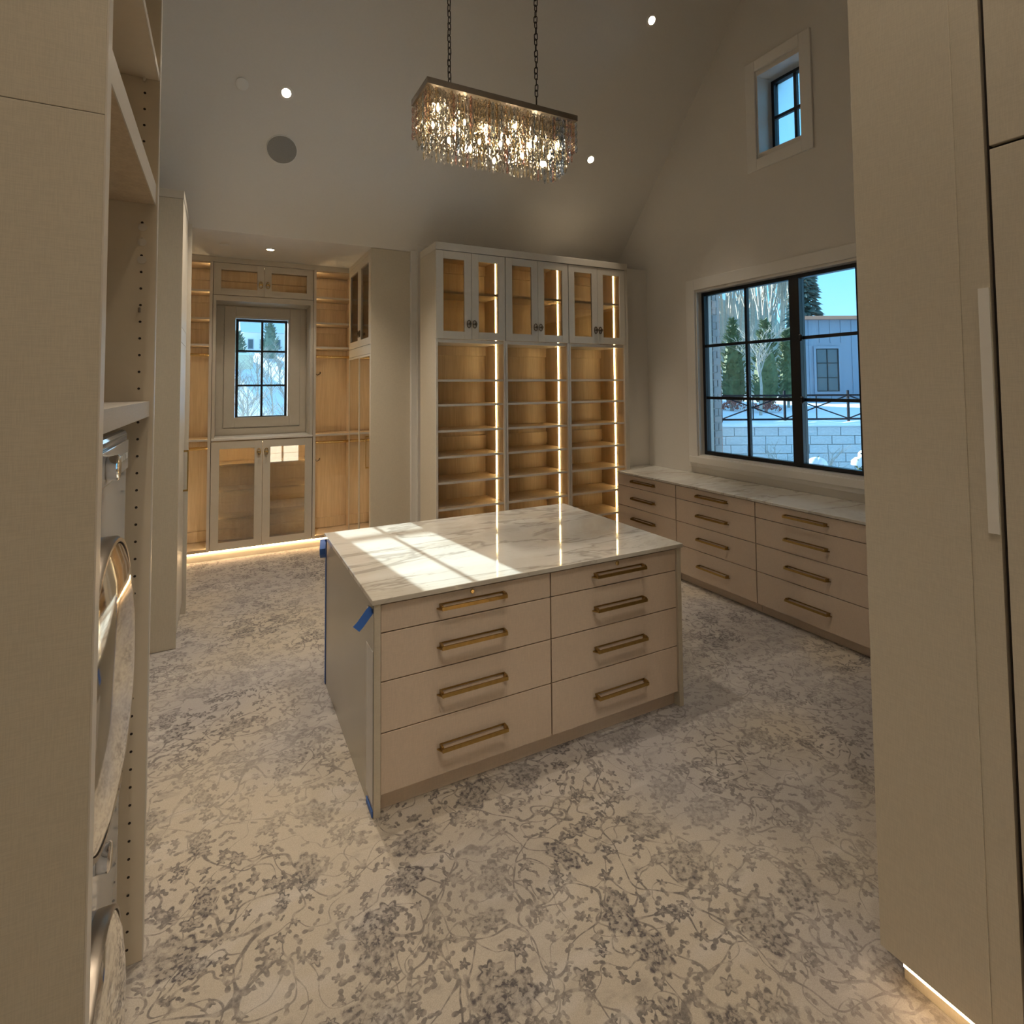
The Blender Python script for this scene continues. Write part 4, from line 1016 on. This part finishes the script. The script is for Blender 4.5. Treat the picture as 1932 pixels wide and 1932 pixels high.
# reddish shrubs at the foot of the evergreens
def shrub(name, p, r, h, label, mat, seed, n=120, snow=True, group=None, size=0.09):
    rg = random.Random(seed); t = thing(name, p, label, 'shrub', group)
    m = MB(); P0 = Vector(p)
    for i in range(n):
        a = rg.uniform(0, 2*PI); q = rg.uniform(0.1, 1)*r; z = h*rg.uniform(0.25, 1)*math.sqrt(max(0.05, 1-(q/r)**2))
        pp = P0 + Vector((q*math.cos(a), q*math.sin(a), z)); d = Vector((rg.uniform(-1, 1), rg.uniform(-1, 1), rg.uniform(0, 1.2))).normalized()
        s_ = d.orthogonal().normalized(); L = size*rg.uniform(0.7, 1.4); k = len(m.v)
        m.v += [tuple(pp - s_*L*0.4), tuple(pp + s_*L*0.4), tuple(pp + d*L), tuple(pp + d*L*0.3 + d.cross(s_)*L*0.3)]
        m.f += [(k, k+1, k+2), (k, k+3, k+1), (k+1, k+3, k+2), (k+2, k+3, k)]
    f = part('foliage', m, mat, t); f['kind'] = 'stuff'
    part('stem', MB().tube([tuple(P0), tuple(P0+Vector((0, 0, h*0.7)))], r*0.12, 6), 'bark', t)
    if snow:
        sm_ = MB(); 
        for k in range(5):
            a = rg.uniform(0, 2*PI); q = rg.uniform(0, 0.62)*r; c_ = P0 + Vector((q*math.cos(a), q*math.sin(a), h*math.sqrt(1-(q/r)**2)-0.02)); R_ = r*rg.uniform(0.25, 0.42)
            sm_.lathe([(R_, -0.03), (R_*0.95, 0.02), (R_*0.6, 0.06), (0.01, 0.08)], tuple(c_), 'z', 10)
        part('snow_cap', sm_, 'snow', t, True)
    return t
M['redtwig'] = plain('reddish twigs', (0.36, 0.13, 0.10), 0.8, var=0.3)
for i, (x, y) in enumerate(((14.9, 13.9), (14.7, 12.75), (14.9, 11.6))):
    shrub('red_shrub', (x, y, 0.94), 0.42, 0.42, ('low reddish shrub under the leftmost evergreen', 'low reddish shrub at the sapling foot', 'low reddish shrub under the rightmost evergreen')[i], 'redtwig', 40+i, 140, False)
for i, (D, s_, r, h) in enumerate(((7.3, 3.2, 0.36, 1.08), (7.2, 3.92, 0.36, 1.24), (7.2, 4.64, 0.36, 1.36), (7.25, 5.38, 0.36, 1.38))):
    x, y, z = ext(D, s_, -0.42)
    shrub('snowy_hedge', (x, y, z), r, h, 'snow capped shrub below the wide window, ' + ('leftmost', 'second from the left', 'third from the left', 'rightmost')[i] + ' of four', 'hedge', 60+i, 420, True, 'snowy shrubs below the wide window')
for i, (D, s_) in enumerate(((11.5, 4.6), (11.8, 5.6), (11.6, 6.6))):
    x, y, z = ext(D, s_, -0.42)
    bare_tree('twiggy_bush', (x, y, z), 1.15, 'thin leafless bush in front of the stone wall, ' + ('left', 'middle', 'right')[i] + ' of three', 0.9, 80+i, 0.02, 2, 7, cat='shrub')
# brick return of the house wall beside the wide window
br_ = bpy.data.objects.new('wall_brick_return', None); COL.objects.link(br_); br_.location = (4.80, 4.36, 0.6)
br_['kind'] = 'structure'; br_['label'] = 'grey brick return of the house beside the wide window'; br_['category'] = 'wall'
part('mortar', B(4.64, 4.755, 4.262, 4.50, 0.4, 3.4), 'mortar', br_)
bkm = B(-0.5, 0.5, -0.5, 0.5, -0.5, 0.5).mesh('brick'); bkm.materials.append(M['brick'])
for r in range(38):
    z = 0.45+r*0.077
    segs = ((4.645, 4.75),) if r % 2 else ((4.645, 4.695), (4.705, 4.75))
    for a, b_ in segs:
        inst('brick', bkm, br_, ((a+b_)/2, 4.258, z), (0, 0, 0), (b_-a, 0.012+random.uniform(0, 0.006), 0.066))
solo('downpipe', MB().tube([(4.79, 4.30, -0.4), (4.79, 4.30, 3.5)], 0.014, 10), 'copper', 'thin copper downpipe at the brick corner outside', 'downpipe', smooth_=True)

# ------------------------------------------------------------------ outside, beyond the alcove window
terrain('ground_slope', [[(-6+16*j/15, y, z+random.uniform(-jt, jt)) for j in range(16)] for y, z, jt in ((9, -0.42, 0), (12, 0.2, 0.05), (16, 1.05, 0.08), (20, 1.9, 0.1), (25, 2.75, 0.12), (32, 3.7, 0.15), (60, 4.4, 0.2))], 'snow', 'snowy bank rising behind the alcove window', 'ground')
rg = random.Random(9)
for i in range(16):
    y = 11.5+i*0.75; x = y*(0.03+0.06*((i*5) % 4)/3)+rg.uniform(-0.2, 0.2)
    z = -0.42+(y-9)*0.20
    bare_tree('bank_bush', (x, y, z), rg.uniform(1.1, 1.8), 'leafless bush on the snowy bank behind the alcove window', 0.8, 200+i, 0.025, 2, 8, group='bushes on the snowy bank', cat='shrub')
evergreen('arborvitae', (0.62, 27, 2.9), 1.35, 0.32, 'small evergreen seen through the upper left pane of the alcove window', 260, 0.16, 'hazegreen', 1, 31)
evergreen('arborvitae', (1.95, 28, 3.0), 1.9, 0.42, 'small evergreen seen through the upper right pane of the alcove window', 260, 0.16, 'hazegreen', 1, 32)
ho = thing('white_house', (2.3, 40, 3.9), 'distant white house seen through the alcove window', 'house')
part('wall', B(1.2, 4.6, 39, 43, 3.8, 5.35), 'cwall', ho)
part('roof', MB().prism([(38.7, 5.36), (43.3, 5.36), (41, 6.3)], 1.0, 4.8, 'x'), 'snow', ho)
for x in (1.6, 2.3, 3.2, 4.0):
    f = part('window', B(x-0.16, x+0.16, 38.96, 38.998, 4.3, 4.95), 'roof', ho)
    part('pane', B(x-0.12, x+0.12, 38.94, 38.958, 4.36, 4.9), 'darkglass', f)
sh = thing('garden_shed', (0.65, 24.2, 2.2), 'cream garden shed on the bank behind the alcove window', 'shed')
part('wall', B(0.25, 1.06, 23.6, 24.8, 2.2, 3.10), 'cbox', sh); part('door', B(0.55, 0.80, 23.57, 23.598, 2.5, 3.0), 'cbox', sh)
part('roof', B(0.18, 1.12, 23.5, 24.9, 3.101, 3.17), 'snow', sh)

nb = thing('added_shade_house', (11.3, 27, 0), 'unseen house added left of the window view to shade the terrace', 'house')  # out of view, added to throw shade over the terrace snow
part('wall', B(6.6, 16.2, 24.5, 30, -0.4, 4.4), 'siding', nb)
part('roof', MB().prism([(24.2, 4.401), (30.3, 4.401), (27.2, 5.6)], 6.4, 16.4, 'x'), 'roof', nb)
